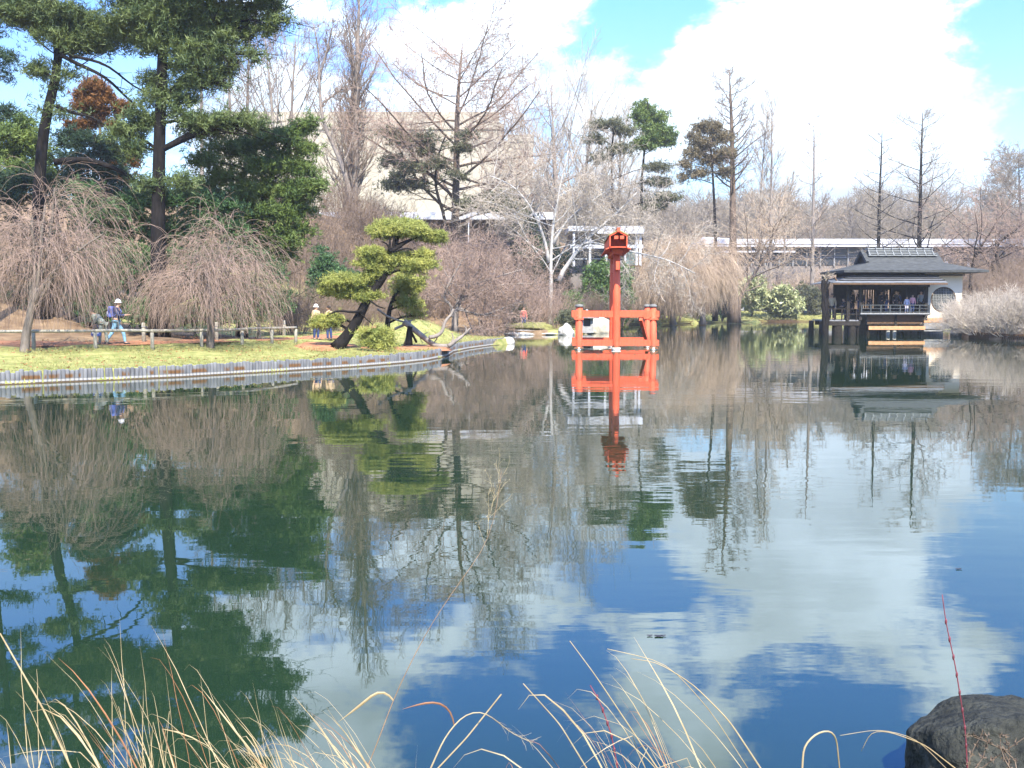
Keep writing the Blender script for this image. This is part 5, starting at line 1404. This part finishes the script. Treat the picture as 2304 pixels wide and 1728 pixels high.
for i, (px, Y, s) in enumerate(rt_at):
    g = gpt(px, Y)
    if i == 0: tag(proto_shrub('rust', placed(rt_at, i, 'bare brownish bush', 'on the rise right of the pavilion'), g, 4.4, 5.6, 204, M['twig_brown'], stems=44, rmin=.012), group=GD)
    else: dup(protos['rust'], g, label=placed(rt_at, i, 'bare brownish bush', 'on the rise right of the pavilion'), scale=s, rz=i * 1.9)
gr_at = [(D(2075), 72.5, .78, 'rounded grey twiggy shrub nearest the round window'), (D(2130), 68.5, 1.0, 'dense grey twiggy shrub in the middle of the right bank row'), (D(2190), 65.5, 1.05, 'large grey twiggy shrub overhanging the water at the right'), (D(2250), 64.5, 1.0, 'grey twiggy shrub cut by the right edge'), (D(2160), 72.5, 1.05, 'pinkish grey twiggy shrub behind the right bank row'), (D(2105), 76, .95, 'grey twiggy shrub at the corner of the pavilion wall'), (D(2240), 71, 1.1, 'tall grey twiggy shrub behind the one cut by the right edge')]
for i, (px, Y, s, lab) in enumerate(gr_at):
    g = gpt(px, Y); g[2] = max(g[2], .2)
    if i == 0: tag(proto_shrub('grey', lab, g, 2.9, 2.7, 205, M['twig_pale'], stems=60, n2=11, n3=8, rmin=.0075, ang=46, name='twiggy_shrub'), group='twiggy grey shrubs along the right bank'); protos['grey'].scale = (s,) * 3
    else: dup(protos['grey'], g, i * 2.3, s, lab)

# far wood behind everything
GW = 'bare trees of the far grey wood'
LW = 'small bare tree in the hazy grey wood along the skyline'
wood = []
rw = np.random.default_rng(300)
for k in range(4):
    wood.append(None)
for i in range(120):
    px = 820 + (2420 - 820) * (i + rw.random()) / 120
    Y = rw.uniform(185, 285)
    if px < 1500 and Y < 235: Y = rw.uniform(235, 285)
    g = gpt(px, Y)
    h = (WP(px, rw.uniform(D(425), D(500)) if px > 1500 else rw.uniform(D(400), D(470)), Y)[2] - g[2])
    k = i % 4
    if wood[k] is None:
        wood[k] = (bare_tree(LW, [g, g + (0, 0, h * .5), g + (.3, 0, h)], .22, 'wood', M['bark_grey'], M['twig_grey'], 310 + k, group=GW, K=8), h)
    else:
        dup(wood[k][0], g, rw.random() * 6.28, h / wood[k][1])

# ------------------------------------------------------------------ rocks and lantern
rk = WP(1200, 753, 77.4)
rock('flat_rock', 'long flat white rock at the waterline left of the red gate', (rk[0] - .4, 77.6, .05), (2.5, 1.1, .30), 3, M['stone_pale'], amp=.16)
rock('boulder', 'pointed pale boulder at the water just left of the gate post', (WP(1273, 750, 77)[0], 77.0, .1), (.62, .6, .66), 5, M['stone_pale'], amp=.3)
rock('boulder', 'pale rounded stone at the tip of the log wall', (WP(1143, 772, 59.3)[0], 59.2, .05), (.38, .45, .36), 6, M['stone_pale'], amp=.15)
rock('boulder', 'mossy tan boulder right of the stone lantern', (WP(1352, 738, 81)[0] - .15, 82, .35), (1.2, .9, .95), 8, M['stone_tan'], amp=.2)
rock('boulder', 'low mossy mound of rock behind the flat white rock', (WP(1190, 735, 80)[0], 80.2, .45), (1.9, 1.2, .50), 9, M['lawn_moss'], amp=.2)
rock('boulder', 'small grey stone on the near side of the right bank under the twiggy shrubs', (WP(2150, 745, 74)[0], 73.6, .25), (.55, .5, .42), 12, M['stone_grey'], amp=.2)
lant = empty('stone_lantern', (WP(1326, 745, 79.6)[0] - .2, 79.6, .1), 'squat grey stone lantern with a dark opening seen through the red gate', 'lantern')
lo = np.array(lant.location)
MB().box(lo + (0, 0, .25), (1.0, .9, .5)).build('base', M['stone_grey'], lant)
for sx in (-1, 1):
    for sy_ in (-1, 1):
        MB().box(lo + (sx * .36, sy_ * .3, .8), (.2, .2, .6)).build('pillar', M['stone_grey'], lant)
MB().box(lo + (0, .1, .8), (.5, .3, .6)).build('opening_block', M['black_metal'], lant)  # solid black block standing in for the shade inside the opening
MB().lathe([(.62, 1.1), (.95, 1.12), (.98, 1.2), (.6, 1.42), (.22, 1.55), (.14, 1.62), (.12, 1.74), (.02, 1.82)], lo, 8).build('cap', M['stone_grey'], lant)
# low stone edging and stones at the far lawn
st_at = [(1655, .5), (1690, .8), (1715, .7), (1745, 1.0), (1775, .9), (1800, .7), (1835, 1.1), (1862, .9)]
for i, (px, s) in enumerate(st_at):
    p = gpt(px, 150 + (i % 3)); 
    rock('boulder', placed(st_at, i, 'low grey stone', 'in the row under the rhododendrons'), p + (0, 0, .25), (1.3 * s + .4, .7, .55 * s + .2), 20 + i, M['stone_grey'], group='stones edging the far bed', sub=3)
bar_ = empty('barrier', gpt(1830, 147.5), 'bright yellow two-board barrier by the left end of the pavilion', 'barrier')
bl = np.array(bar_.location)
for z_ in (1.05, 1.75):
    MB().bar(bl + (-.75, 0, z_ + .12), bl + (.85, 0, z_ - .05), .06, .34).build('board', M['cloth_signal_yellow'], bar_)
for x_ in (-.6, .7):
    MB().bx(bl[0] + x_ - .05, bl[0] + x_ + .05, bl[1] + .04, bl[1] + .14, bl[2] - .2, bl[2] + 1.95).build('leg', M['wood_grey'], bar_)

# ------------------------------------------------------------------ people
def skin_obj(name, chains, roots, material, parent, sub=1):
    """one continuous surface grown over a joint skeleton; chains: list of [(id, xyz, r), ...] joined where ids repeat"""
    ids, V, Rr, E = {}, [], [], []
    for ch in chains:
        prev = None
        for key, p, r in ch:
            if key not in ids:
                ids[key] = len(V); V.append(tuple(float(c) for c in p)); Rr.append(r)
            i = ids[key]
            if prev is not None: E.append((prev, i))
            prev = i
    me = bpy.data.meshes.new(name)
    me.from_pydata(V, E, [])
    me.materials.append(material)
    o = bpy.data.objects.new(name, me); COL.objects.link(o)
    mod = o.modifiers.new('skin', 'SKIN'); mod.use_smooth_shade = True
    if not me.skin_vertices:
        return o
    sv = me.skin_vertices[0].data
    for i, r in enumerate(Rr):
        sv[i].radius = (r, r) if not isinstance(r, tuple) else r
        sv[i].use_root = False
    for k in roots: sv[ids[k]].use_root = True
    if sub:
        s = o.modifiers.new('sub', 'SUBSURF'); s.levels = sub; s.render_levels = sub
    o.parent = parent
    return o
def rotY(p, a, piv):
    x, y, z = np.asarray(p, float) - piv
    return np.array((x * math.cos(a) + z * math.sin(a), y, -x * math.sin(a) + z * math.cos(a))) + piv
def person(label, loc, face, h=1.72, top='navy', legs='denim', hair='hair', skin='skin', pose='stand', hat=None, bag=None, group=None, fingers=True, seed=0, arms=None):
    """a standing, walking or leaning figure that faces +x before it is turned"""
    rg = np.random.default_rng(seed)
    root = empty('person', loc, label, 'person', group)
    root.rotation_euler = (0, 0, face); s = h / 1.75; root.scale = (s, s, s)
    lean = {'stand': rad(2), 'walk': rad(8), 'lean': rad(48), 'rail': rad(24)}[pose]
    piv = np.array((0, 0, .95))
    up = lambda x, y, z: rotY((x, y, z), lean, piv)
    step = {'stand': .03, 'walk': .30, 'lean': .12, 'rail': .05}[pose]
    if arms is None: arms = {'stand': 'down', 'walk': 'front', 'lean': 'front', 'rail': 'front'}[pose]
    leg = {}
    for sgn, nm in ((1, 'a'), (-1, 'b')):
        f = sgn * step
        leg[nm] = [('pelvis', (0, 0, .96), .12), ('hip' + nm, (0, sgn * .095, .88), .092), ('knee' + nm, (f * .62 + (.06 if pose == 'walk' else .02), sgn * .10, .49), .062), ('ank' + nm, (f - (.08 if sgn < 0 and pose == 'walk' else 0), sgn * .10, .09 + (.05 if sgn < 0 and pose == 'walk' else 0)), .042), ('toe' + nm, (f + .15, sgn * .115, .035), .038)]
    arm = {}
    for sgn, nm in ((1, 'a'), (-1, 'b')):
        sh = up(0, sgn * .185, 1.42)
        if arms == 'down': el, wr, hd = up(-.03, sgn * .25, 1.14), up(.06, sgn * .26, .90), up(.10, sgn * .255, .81)
        elif arms == 'front': el, wr, hd = up(.10, sgn * .23, 1.16), up(.33, sgn * .13, 1.20), up(.42, sgn * .10, 1.23)
        else: el, wr, hd = up(.08, sgn * .26, 1.20), up(.22, sgn * .16, 1.42), up(.24, sgn * .10, 1.53)
        arm[nm] = [('chest', up(.01, 0, 1.38), .125), ('sh' + nm, sh, .068), ('el' + nm, el, .048), ('wr' + nm, wr, .033), ('hd' + nm, hd, .036)]
    spine = [('pelvis', (0, 0, .96), .125), ('waist', up(.01, 0, 1.10), .115), ('chest', up(.01, 0, 1.38), .125), ('neck', up(.0, 0, 1.50), .052), ('jaw', up(.035, 0, 1.575), .066), ('skull', up(.012, 0, 1.655), .088), ('crown', up(.0, 0, 1.72), .055)]
    nose = [('jaw', up(.035, 0, 1.575), .066), ('nose', up(.115, 0, 1.615), .016)]
    ears = [[('skull', up(.012, 0, 1.655), .088), ('ear' + nm, up(0, sg * .092, 1.63), .018)] for sg, nm in ((1, 'a'), (-1, 'b'))]
    chains = [spine, nose] + ears + list(leg.values()) + list(arm.values())
    roots = ['pelvis']
    if fingers:
        for sgn, nm in ((1, 'a'), (-1, 'b')):
            w, hnd = np.array(arm[nm][3][1]), np.array(arm[nm][4][1])
            d = (hnd - w) / np.linalg.norm(hnd - w); lat = np.array((0, 1., 0)); lat -= d * lat.dot(d); lat /= np.linalg.norm(lat)
            crl = np.cross(d, lat)
            for k, ln in enumerate((.062, .074, .078, .068)):
                b0 = hnd + lat * (k - 1.5) * .017 * 1.2
                chains.append([(f'f{nm}{k}0', b0, .010), (f'f{nm}{k}1', b0 + d * ln * .55, .009), (f'f{nm}{k}2', b0 + d * ln * .85 - crl * .02 * sgn, .0075)]); roots.append(f'f{nm}{k}0')
            t0_ = w + d * .03 - lat * .022 * sgn
            chains.append([(f't{nm}0', t0_, .011), (f't{nm}1', t0_ + d * .035 - lat * .03 * sgn, .010), (f't{nm}2', t0_ + d * .065 - lat * .035 * sgn, .008)]); roots.append(f't{nm}0')
    skin_obj('body', chains, roots, M[skin], root)
    # clothes follow the body a little wider
    g_ = lambda ch, d, n=None: [(k, p, (r + d)) for k, p, r in (ch[:n] if n else ch)]
    skin_obj('jacket', [g_(spine, .022, 3) + [('collar', up(0, 0, 1.46), .07)], g_(arm['a'], .016, 4), g_(arm['b'], .016, 4), [('pelvis', (0, 0, .96), .147), ('hem', (0, 0, .86), .15)]], ['chest'], M['cloth_' + top], root)
    skin_obj('trousers', [g_(leg['a'], .014, 4), g_(leg['b'], .014, 4)], ['pelvis'], M['cloth_' + legs], root)
    for nm in 'ab':
        a_, t_ = np.array(leg[nm][3][1]), np.array(leg[nm][4][1])
        MBs = MB().tube([a_ + (-.04, 0, -.045), a_ + (.03, 0, -.04), (a_ + t_) / 2 + (.02, 0, -.015), t_ + (.03, 0, .0)], [.045, .052, .045, .03], 8)
        o = MBs.build('shoe', M['cloth_black'], None, True, off=np.zeros(3)); o.parent = root
    c = up(-.008, 0, 1.675)
    V = []; F = []
    def cap(name, material, rx, rz, front, brim=0.0):
        b = MB(); n_, k_ = 14, 6
        V = []
        for k in range(k_):
            th = (math.pi * .56) * k / (k_ - 1) + .02
            for j in range(n_):
                a = 2 * math.pi * j / n_
                fx = math.cos(a)
                t2 = th * (1 - front * max(0, fx))
                V.append(c + np.array((rx * math.sin(t2) * fx, rx * .9 * math.sin(t2) * math.sin(a), rz * math.cos(t2))))
        q = [(k * n_ + j, k * n_ + (j + 1) % n_, (k + 1) * n_ + (j + 1) % n_, (k + 1) * n_ + j) for k in range(k_ - 1) for j in range(n_)]
        b.add(V, quads=q)
        if brim: b.lathe([(rx * .9, -.005), (rx + brim, -.02), (rx + brim, -.012), (rx * .9, .01)], c + (0, 0, -.01), 14)
        o = b.build(name, material, None, True, off=np.zeros(3)); o.parent = root
    cap('hair', M['hair_dark'], .105, .115, .32)
    if hat: cap('hat', M['cloth_' + hat], .115, .125, .15, .035)
    for sgn in (1, -1):
        p = up(.088, sgn * .034, 1.65)
        o = MB().lathe([(.001, -.009), (.010, 0), (.001, .009)], p, 6).build('eye', M['hair_dark'], None, True, off=np.zeros(3)); o.parent = root
    return root
def at_ground(px, Y):
    p = gpt(px, Y); return p
person('person in a white hat with blue jacket and light jeans striding along the mulch path', at_ground(D(250), 40.6), 0.15, 1.78, 'navy', 'jean_light', pose='walk', hat='white', seed=1)
bk = empty('backpack', at_ground(D(250), 40.6), 'blue backpack on the back of the white-hatted walker', 'backpack')
bl = np.array(bk.location)
MB().box(bl + (-.17, -.02, 1.30), (.2, .32, .46)).build('bag_body', M['cloth_blue'], bk).modifiers.new('b', 'BEVEL').width = .05
MB().box(bl + (-.285, -.02, 1.22), (.06, .24, .22)).build('pocket', M['cloth_lav'], bk).modifiers.new('b', 'BEVEL').width = .02
for s_ in (-1, 1):
    MB().tube([bl + (-.08, s_ * .11 - .02, 1.50), bl + (.10, s_ * .13 - .02, 1.48), bl + (.19, s_ * .13 - .02, 1.30), bl + (-.05, s_ * .14 - .02, 1.12)], .02, 6).build('strap', M['cloth_blue'], bk, True)
person('person in a long grey-green coat bending forward behind the white-hatted walker', at_ground(D(222), 40.2), math.pi - .2, 1.62, 'green_grey', 'green_grey', pose='lean', seed=2)
tb_ = empty('tote_bag', at_ground(D(206), 39.9) + (0, 0, .36), 'blue and white bag hanging in front of the bending person', 'bag')
bl = np.array(tb_.location)
MB().box(bl + (0, 0, .14), (.36, .16, .28)).build('bag_body', M['cloth_blue'], tb_).modifiers.new('b', 'BEVEL').width = .04
MB().box(bl + (.0, -.086, .16), (.26, .012, .08)).build('stripe', M['cloth_white'], tb_)
MB().tube([bl + (-.1, 0, .27), bl + (-.06, 0, .43), bl + (.06, 0, .43), bl + (.1, 0, .27)], .012, 6).build('handle', M['cloth_navy'], tb_, True)
person('person in a white cap and tan top half hidden behind the pruned pine', at_ground(D(682), 48.5), -.6, 1.66, 'tan', 'navy', hat='white', seed=3)
person('dark-haired person in a tan top seen beside the pruned pine', at_ground(D(711), 48.9), 2.6, 1.62, 'tan', 'navy', seed=4)
person('person in a red top and dark trousers by the bare thicket', at_ground(D(1131), 79.5), -1.2, 1.70, 'red', 'navy', seed=5)
person('person in a pale yellow jacket before the rhododendrons', at_ground(D(1669), 146.5), -1.9, 1.85, 'yellow', 'denim', seed=6)
person('person in blue denim standing beside the yellow barrier', at_ground(D(1740), 147), .8, 1.85, 'denim', 'jean_light', seed=7)
def in_pav(zx, y, z): return np.array((PX + qx(zx), PY + y, z))
FL = 1.62
GRP = 'visitors in the shade of the pavilion'
for zx, y, h, face, t_, l_, pose, lab in (
        (620, 2.6, 1.70, -1.0, 'black', 'black', 'stand', 'dark figure just inside the left bay of the pavilion'),
        (655, 1.5, 1.74, -1.8, 'black', 'navy', 'stand', 'tall dark figure in the left bay of the pavilion'),
        (700, 2.0, 1.62, 1.6, 'navy', 'black', 'stand', 'figure in navy behind the second inner post of the pavilion'),
        (758, 1.1, 1.30, -1.4, 'black', 'black', 'stand', 'child in dark clothes at the pavilion rail'),
        (915, 1.4, 1.66, .5, 'black', 'black', 'stand', 'left of the two dark figures standing close in the middle bay'),
        (980, 1.3, 1.74, 2.6, 'black', 'navy', 'stand', 'right of the two dark figures standing close in the middle bay'),
        (1075, 1.0, 1.68, -1.4, 'black', 'black', 'stand', 'dark figure against the wide inner post of the pavilion'),
        (1125, 1.4, 1.64, -1.7, 'navy', 'black', 'stand', 'figure in navy right of the wide inner post'),
        (1172, .35, 1.25, -1.5, 'lav', 'lav', 'stand', 'child in pale lavender leaning at the pavilion rail'),
        (1250, .45, 1.38, -1.6, 'pink', 'navy', 'stand', 'child in a pink top at the right of the pavilion rail'),
        (1378, .8, 1.64, -1.8, 'grey', 'black', 'stand', 'person in grey in the right corner of the pavilion')):
    person(lab, in_pav(zx, y, FL), face, h, t_, l_, pose=pose, group=GRP, seed=int(zx))
GD_ = 'visitors on the open deck of the pavilion'
for zx, y, h, face, t_, l_, pose, lab in (
        (208, 1.4, 1.80, -1.2, 'navy', 'denim', 'stand', 'person in navy top and blue jeans on the open deck'),
        (285, 1.2, 1.92, -1.9, 'tan', 'black', 'stand', 'dark-haired person in a tan top on the open deck'),
        (335, 1.7, 1.75, -.4, 'black', 'jean_light', 'stand', 'person in black top and light jeans on the open deck'),
        (440, .75, 1.66, math.pi + .4, 'black', 'black', 'rail', 'person in black bending over the deck rail')):
    person(lab, in_pav(zx, y, 1.14), face, h, t_, l_, pose=pose, group=GD_, seed=int(zx))

# ------------------------------------------------------------------ lawn blades on both banks
def lawn(n, xr, yr, sdmax, ln, w, name, seed, cond=None):
    rg = np.random.default_rng(seed)
    x = rg.uniform(*xr, n); y = rg.uniform(*yr, n)
    s_, _, _ = pond_sd(x, y)
    k = (s_ > .12) & (s_ < sdmax)
    if cond is not None: k &= cond(x, y)
    x, y, s_ = x[k], y[k], s_[k]
    z = land_z(x, y, s_)
    V_, T_ = blades(rg, np.stack([x, y, z], -1), 3, ln, w, up=.9, spread=.5)
    o = MB().add(V_, tris=T_).build(name, M['lawn_blade'])
    return tag(o, kind='stuff')
pcx, pcy = pc[:, 0], pc[:, 1]
def off_path(x, y):
    d = np.min(np.hypot(x[:, None] - pcx[None, ::2], y[:, None] - pcy[None, ::2]), 1)
    return d > 1.25
lawn(34000, (-24, 0), (24, 62), 8.5, .10, .016, 'grass', 401, off_path)
lawn(60000, (-20, 0), (24, 60), .42, .15, .014, 'grass', 403)
lawn(16000, (8, 48), (96, 152), 8.5, .26, .05, 'grass', 402)

rgl = np.random.default_rng(440)
lx_, ly_ = rgl.uniform(-24, 1, 6000), rgl.uniform(24, 62, 6000)
ls_, _, _ = pond_sd(lx_, ly_)
lk = (ls_ > .15) & (ls_ < 13)
lx_, ly_, ls_ = lx_[lk], ly_[lk], ls_[lk]
V_l, T_l = blades(rgl, np.stack([lx_, ly_, land_z(lx_, ly_, ls_) + .03], -1), 1, .08, .05, up=.1, spread=.25)
tag(MB().add(V_l, tris=T_l).build('fallen_leaves', M['grass_rust']), kind='stuff')

# ------------------------------------------------------------------ near bank: dry grass, stems, boulder
def stem_px(pts, Y0, Y1, K=10):
    P = [WP(p[0], p[1], Y0 + (Y1 - Y0) * i / (len(pts) - 1)) for i, p in enumerate(pts)]
    return stem_line(P, K, RNG)
def flat_blade(b, line, w, seed):
    """a thin folded leaf: two narrow faces per side along a line"""
    rg = np.random.default_rng(seed)
    K = len(line)
    t = tangents(line[None])[0]
    side = unit(np.cross(t, np.array((0.3, -1., .35)) + rg.normal(0, .45, 3)))
    nrm = unit(np.cross(side, t))
    u = np.linspace(0, 1, K)
    ww = w * np.minimum(1, .55 + 1.2 * u) * np.clip((1 - u) * 3.2, .06, 1)
    a_ = line - side * ww[:, None] * .5; c_ = line + side * ww[:, None] * .5; m_ = line + nrm * ww[:, None] * .22
    V_ = np.stack([a_, m_, c_, line - nrm * ww[:, None] * .03], 1).reshape(-1, 3)
    q_ = []
    for k in range(K - 1):
        for j in range(4):
            q_.append((k * 4 + j, k * 4 + (j + 1) % 4, (k + 1) * 4 + (j + 1) % 4, (k + 1) * 4 + j))
    b.add(V_, quads=q_)
def grass_clump(label, roots, n, leanx, leany, hgt, seed, droop=.25, rust=.12):
    rg = np.random.default_rng(seed)
    c0 = WP((roots[0] + roots[1]) / 2, 1760, 4.0)
    root = empty('grass_clump', (c0[0], 3.55, .34), label, 'grass clump')
    b, br = MB(), MB()
    for i in range(n):
        px = rg.uniform(roots[0], roots[1]); Y = rg.uniform(3.35, 3.72)
        p0 = WP(px, 1728, Y); p0[2] = .30
        L = hgt * rg.uniform(.45, 1.1)
        ln = rg.normal(leanx, .22); ly = rg.normal(leany, .15)
        d = unit(np.array((ln, ly, 1.)))
        tip = p0 + d * L
        mid = p0 + d * L * .55 + np.array((0, 0, .05 * L))
        dr = droop * rg.random() ** 2
        tip2 = tip + np.array((ln * .5, ly * .4, -1.)) * L * dr
        line = stem_line([p0, mid, tip + (tip2 - tip) * .4, tip2], 9, rg, .006)
        if rg.random() < .16:               # snapped over
            kx = p0 + (tip - p0) * rg.uniform(.35, .7)
            out = unit(np.array((rg.normal(-.2, .8), rg.normal(0, .4), rg.uniform(-.9, .1))))
            line = np.concatenate([stem_line([p0, (p0 + kx) / 2 + (0, 0, .01), kx], 6, rg, .003), stem_line([kx, kx + out * L * .22 + (0, 0, .01), kx + out * L * .42 - (0, 0, .03)], 5, rg, .004)[1:]])
        flat_blade(br if rg.random() < rust else b, line, (rg.uniform(.0010, .0030) if rg.random() < .9 else rg.uniform(.004, .0065)), seed * 1000 + i)
    o = b.build('blades', M['grass_dry'], root, False); o['kind'] = 'stuff'
    if br.n:
        o = br.build('blades', M['grass_rust'], root, False); o['kind'] = 'stuff'
    return root
grass_clump('tall dry straw grass filling the bottom left corner', (-60, 430), 46, -.36, .25, .78, 501)
grass_clump('long dry straw grass leaning left beside the corner clump', (330, 740), 34, -.54, .25, .76, 502)
grass_clump('thick pale mat of bent straw grass at the foot of the long seeded stem', (600, 930), 72, -.66, .15, .58, 503, droop=.5)
grass_clump('straw grass clump with curled rusty leaves below the red gate', (1340, 1790), 42, -.60, .25, .78, 504, droop=.4, rust=.25)
grass_clump('sparse short straw grass between the two larger clumps', (940, 1330), 14, -.5, .2, .35, 505, droop=.5, rust=.4)
grass_clump('few short bent blades near the dark boulder', (1990, 2300), 22, -.1, .1, .22, 506, droop=.6, rust=.3)
def stem_thing(name, label, cat, lines, material, r0, r1, Y0, Y1, knots=0, parts=None):
    first = stem_px(lines[0], Y0, Y1, 22)
    root = empty(name, first[0], label, cat)
    for i, l in enumerate(lines):
        s_ = first if i == 0 else stem_px(l, Y0 if i == 0 else Y0 + (Y1 - Y0) * .6, Y1, 14)
        b = MB().tube(s_, np.linspace(r0 if i == 0 else r0 * .5, r1, len(s_)), 6)
        if knots and i == 0:
            for k in range(1, knots):
                p = s_[int(k * (len(s_) - 1) / knots)]
                b.lathe([(r0 * .6, -.012), (r0 * 1.7, -.003), (r0 * 1.5, .006), (r0 * .6, .012)], p, 6)
        b.build('stem' if i == 0 else 'side_shoot', material, root, True)
    return root
sd_ = stem_thing('seeded_grass', 'very tall brown grass stem leaning right with a wispy pale seed head', 'grass stem', [[(800, 1790), (850, 1670), (890, 1560), (960, 1420), (1040, 1300), (1092, 1235), (1118, 1150), (1128, 1060)]], M['stem_brown'], .0022, .0007, 4.0, 4.15)
rg = np.random.default_rng(8); b = MB()
sl_ = stem_px([(1092, 1235), (1098, 1180), (1112, 1120), (1128, 1060)], 4.12, 4.15, 10)
q_, r_ = grow(rg, sl_[None], np.full((1, 10), .0007), 12, .0, 1., 26, 8, .11, 5, .02, .12, .8, .5, .0004, rel=False); b.tubes(q_, r_, 3)
q2, r2 = grow(rg, q_, r_, 3, .3, 1., 25, 10, .03, 3, 0, .1, .8, .6, .0004, rel=False); b.tubes(q2, r2, 3)
V_, T_ = blades(rg, q2[:, -1], 3, .006, .002); b.add(V_, tris=T_)
b.build('seed_head', M['grass_dry'], sd_)
b = MB(); flat_blade(b, stem_px([(886, 1577), (876, 1558), (850, 1552), (820, 1580), (762, 1624)], 4.05, 4.0, 10), .011, 3); b.build('leaf', M['grass_dry'], sd_)
bg_ = stem_thing('tall_grass', 'arched pale grass stem that bends over to a wispy drooping end', 'grass stem', [[(955, 1760), (1000, 1660), (1040, 1610), (1078, 1598), (1110, 1615), (1150, 1650), (1200, 1672)]], M['grass_dry'], .004, .0012, 4.0, 4.15)
b = MB(); e_ = stem_px([(1100, 1610), (1150, 1650), (1200, 1672)], 4.13, 4.15, 6)
q_, r_ = grow(rg, e_[None], np.full((1, 6), .001), 14, .2, 1., 40, 12, .05, 4, -.1, .15, .8, .5, .0007, rel=False); b.tubes(q_, r_, 3); b.build('seed_head', M['grass_dry'], bg_)
b = MB(); flat_blade(b, stem_px([(1022, 1632), (1016, 1600), (990, 1578), (950, 1582), (905, 1596)], 4.05, 4.0, 10), .008, 5); b.build('leaf', M['grass_rust'], bg_)
stem_thing('tall_grass', 'straight brown cut grass stem crossing the arched pale one', 'grass stem', [[(970, 1745), (1050, 1660), (1128, 1562)]], M['grass_dry'], .0032, .003, 4.0, 4.2)
stem_thing('tall_grass', 'single straight pale stem at the left of the right clump', 'grass stem', [[(1330, 1745), (1260, 1630), (1177, 1538)]], M['grass_dry'], .0030, .0022, 4.0, 4.15)
stem_thing('tall_grass', 'longest pale stem leaning far left above the right clump', 'grass stem', [[(1500, 1760), (1420, 1640), (1340, 1520), (1282, 1442)]], M['grass_dry'], .0034, .0016, 4.0, 4.15)
stem_thing('tall_grass', 'long stem at the left edge leaning up over the pine reflection', 'grass stem', [[(175, 1760), (100, 1600), (0, 1425)]], M['grass_dry'], .0045, .003, 4.0, 4.15)
stem_thing('tall_grass', 'pair of long pale stems arching at the right side of the right clump', 'grass stem', [[(1722, 1745), (1640, 1620), (1560, 1540), (1480, 1490), (1420, 1482)], [(1690, 1740), (1600, 1600), (1500, 1490), (1366, 1460)]], M['grass_dry'], .0038, .0012, 4.0, 4.15)
stem_thing('red_twig', 'dark red budded twig standing in the right straw clump', 'twig', [[(1394, 1750), (1375, 1650), (1350, 1580), (1328, 1542)]], M['stem_red'], .0032, .0024, 4.0, 4.1, knots=7)
stem_thing('red_twig', 'tall thin red budded twig in front of the dark boulder', 'twig', [[(2178, 1760), (2172, 1640), (2150, 1500), (2128, 1400), (2120, 1338)]], M['stem_red'], .0030, .0018, 3.9, 4.0, knots=10)
bb = stem_thing('tall_grass', 'folded pale grass leaf like an upside-down V left of the boulder', 'grass stem', [[(1804, 1745), (1808, 1680), (1835, 1650), (1868, 1642), (1882, 1660), (1890, 1740)]], M['grass_dry'], .0042, .003, 3.95, 4.05)
stem_thing('tall_grass', 'thin arching stem reaching left from the boulder foot', 'grass stem', [[(2170, 1745), (2080, 1675), (2000, 1646), (1960, 1645), (1938, 1690)], [(2140, 1740), (2060, 1660), (1980, 1640), (1890, 1655)]], M['grass_dry'], .0028, .0012, 3.95, 4.05)
bo = WP(2268, 1690, 4.35)
rock('boulder', 'dark mossy boulder at the bottom right corner', (bo[0] + .05, 4.42, .06), (.44, .42, .37), 14, M['stone_moss'], amp=.20, fz=1.1, sub=5)
rg = np.random.default_rng(61)
hp = empty('small_plant', WP(2250, 1735, 3.75), 'small dark brown-leaved plant in front of the boulder', 'plant')
b = MB(); c = np.array(hp.location)
for k in range(7):
    l_ = stem_line([c + (rg.normal(0, .05), rg.normal(0, .04), -.05), c + (rg.normal(0, .07), 0, .06), c + (rg.normal(0, .09), 0, .14)], 6, rg, .004)
    b.tube(l_, np.linspace(.003, .0015, 6), 4)
    V_, T_ = blades(rg, l_[2:].repeat(3, 0), 4, .016, .006, up=.3); b.add(V_, tris=T_)
b.build('leaves', M['bark_brown'], hp)
for i, (px, py, r_) in enumerate(((1462, 1430, .022), (1482, 1431, .034), (1493, 1430, .018), (2157, 1280, .03))):
    p = WP(px, py, 5.0); dr = p - np.array((0, 0, CAM_H)); p = np.array((0, 0, CAM_H)) + dr * (CAM_H - .004) / -dr[2]
    f = empty('fallen_leaf', p, 'small dark leaf floating on the blue sky reflection' if i < 3 else 'single dark speck of a leaf floating at the right on the blue reflection', 'leaf', 'floating leaves' if i < 3 else None)
    V_ = [p + np.array((r_ * math.cos(a) * (1.2 if j % 2 else .8), r_ * .6 * math.sin(a), .001 + .003 * abs(math.sin(2 * a)))) for j, a in enumerate(np.linspace(0, 2 * math.pi, 9)[:-1])]
    MB().add(V_ + [p + (0, 0, .002)], tris=[(j, (j + 1) % 8, 8) for j in range(8)]).build('blade', M['cloth_black'], f)

# ------------------------------------------------------------------ thin bright air over the far bank
hz = MB().bx(-420, 480, -60, 420, -3.0, 62).build('haze', None)
hm = bpy.data.materials.new('haze'); hm.use_nodes = True
hn = hm.node_tree.nodes; hn.clear()
ho = hn.new('ShaderNodeOutputMaterial'); hv = hn.new('ShaderNodeVolumePrincipled')
hv.inputs['Color'].default_value = (.93, .96, 1.0, 1); hv.inputs['Density'].default_value = .00032; hv.inputs['Anisotropy'].default_value = .1
hm.node_tree.links.new(hv.outputs[0], ho.inputs['Volume'])
hz.data.materials.append(hm)
tag(hz, kind='stuff')
bpy.context.view_layer.update()
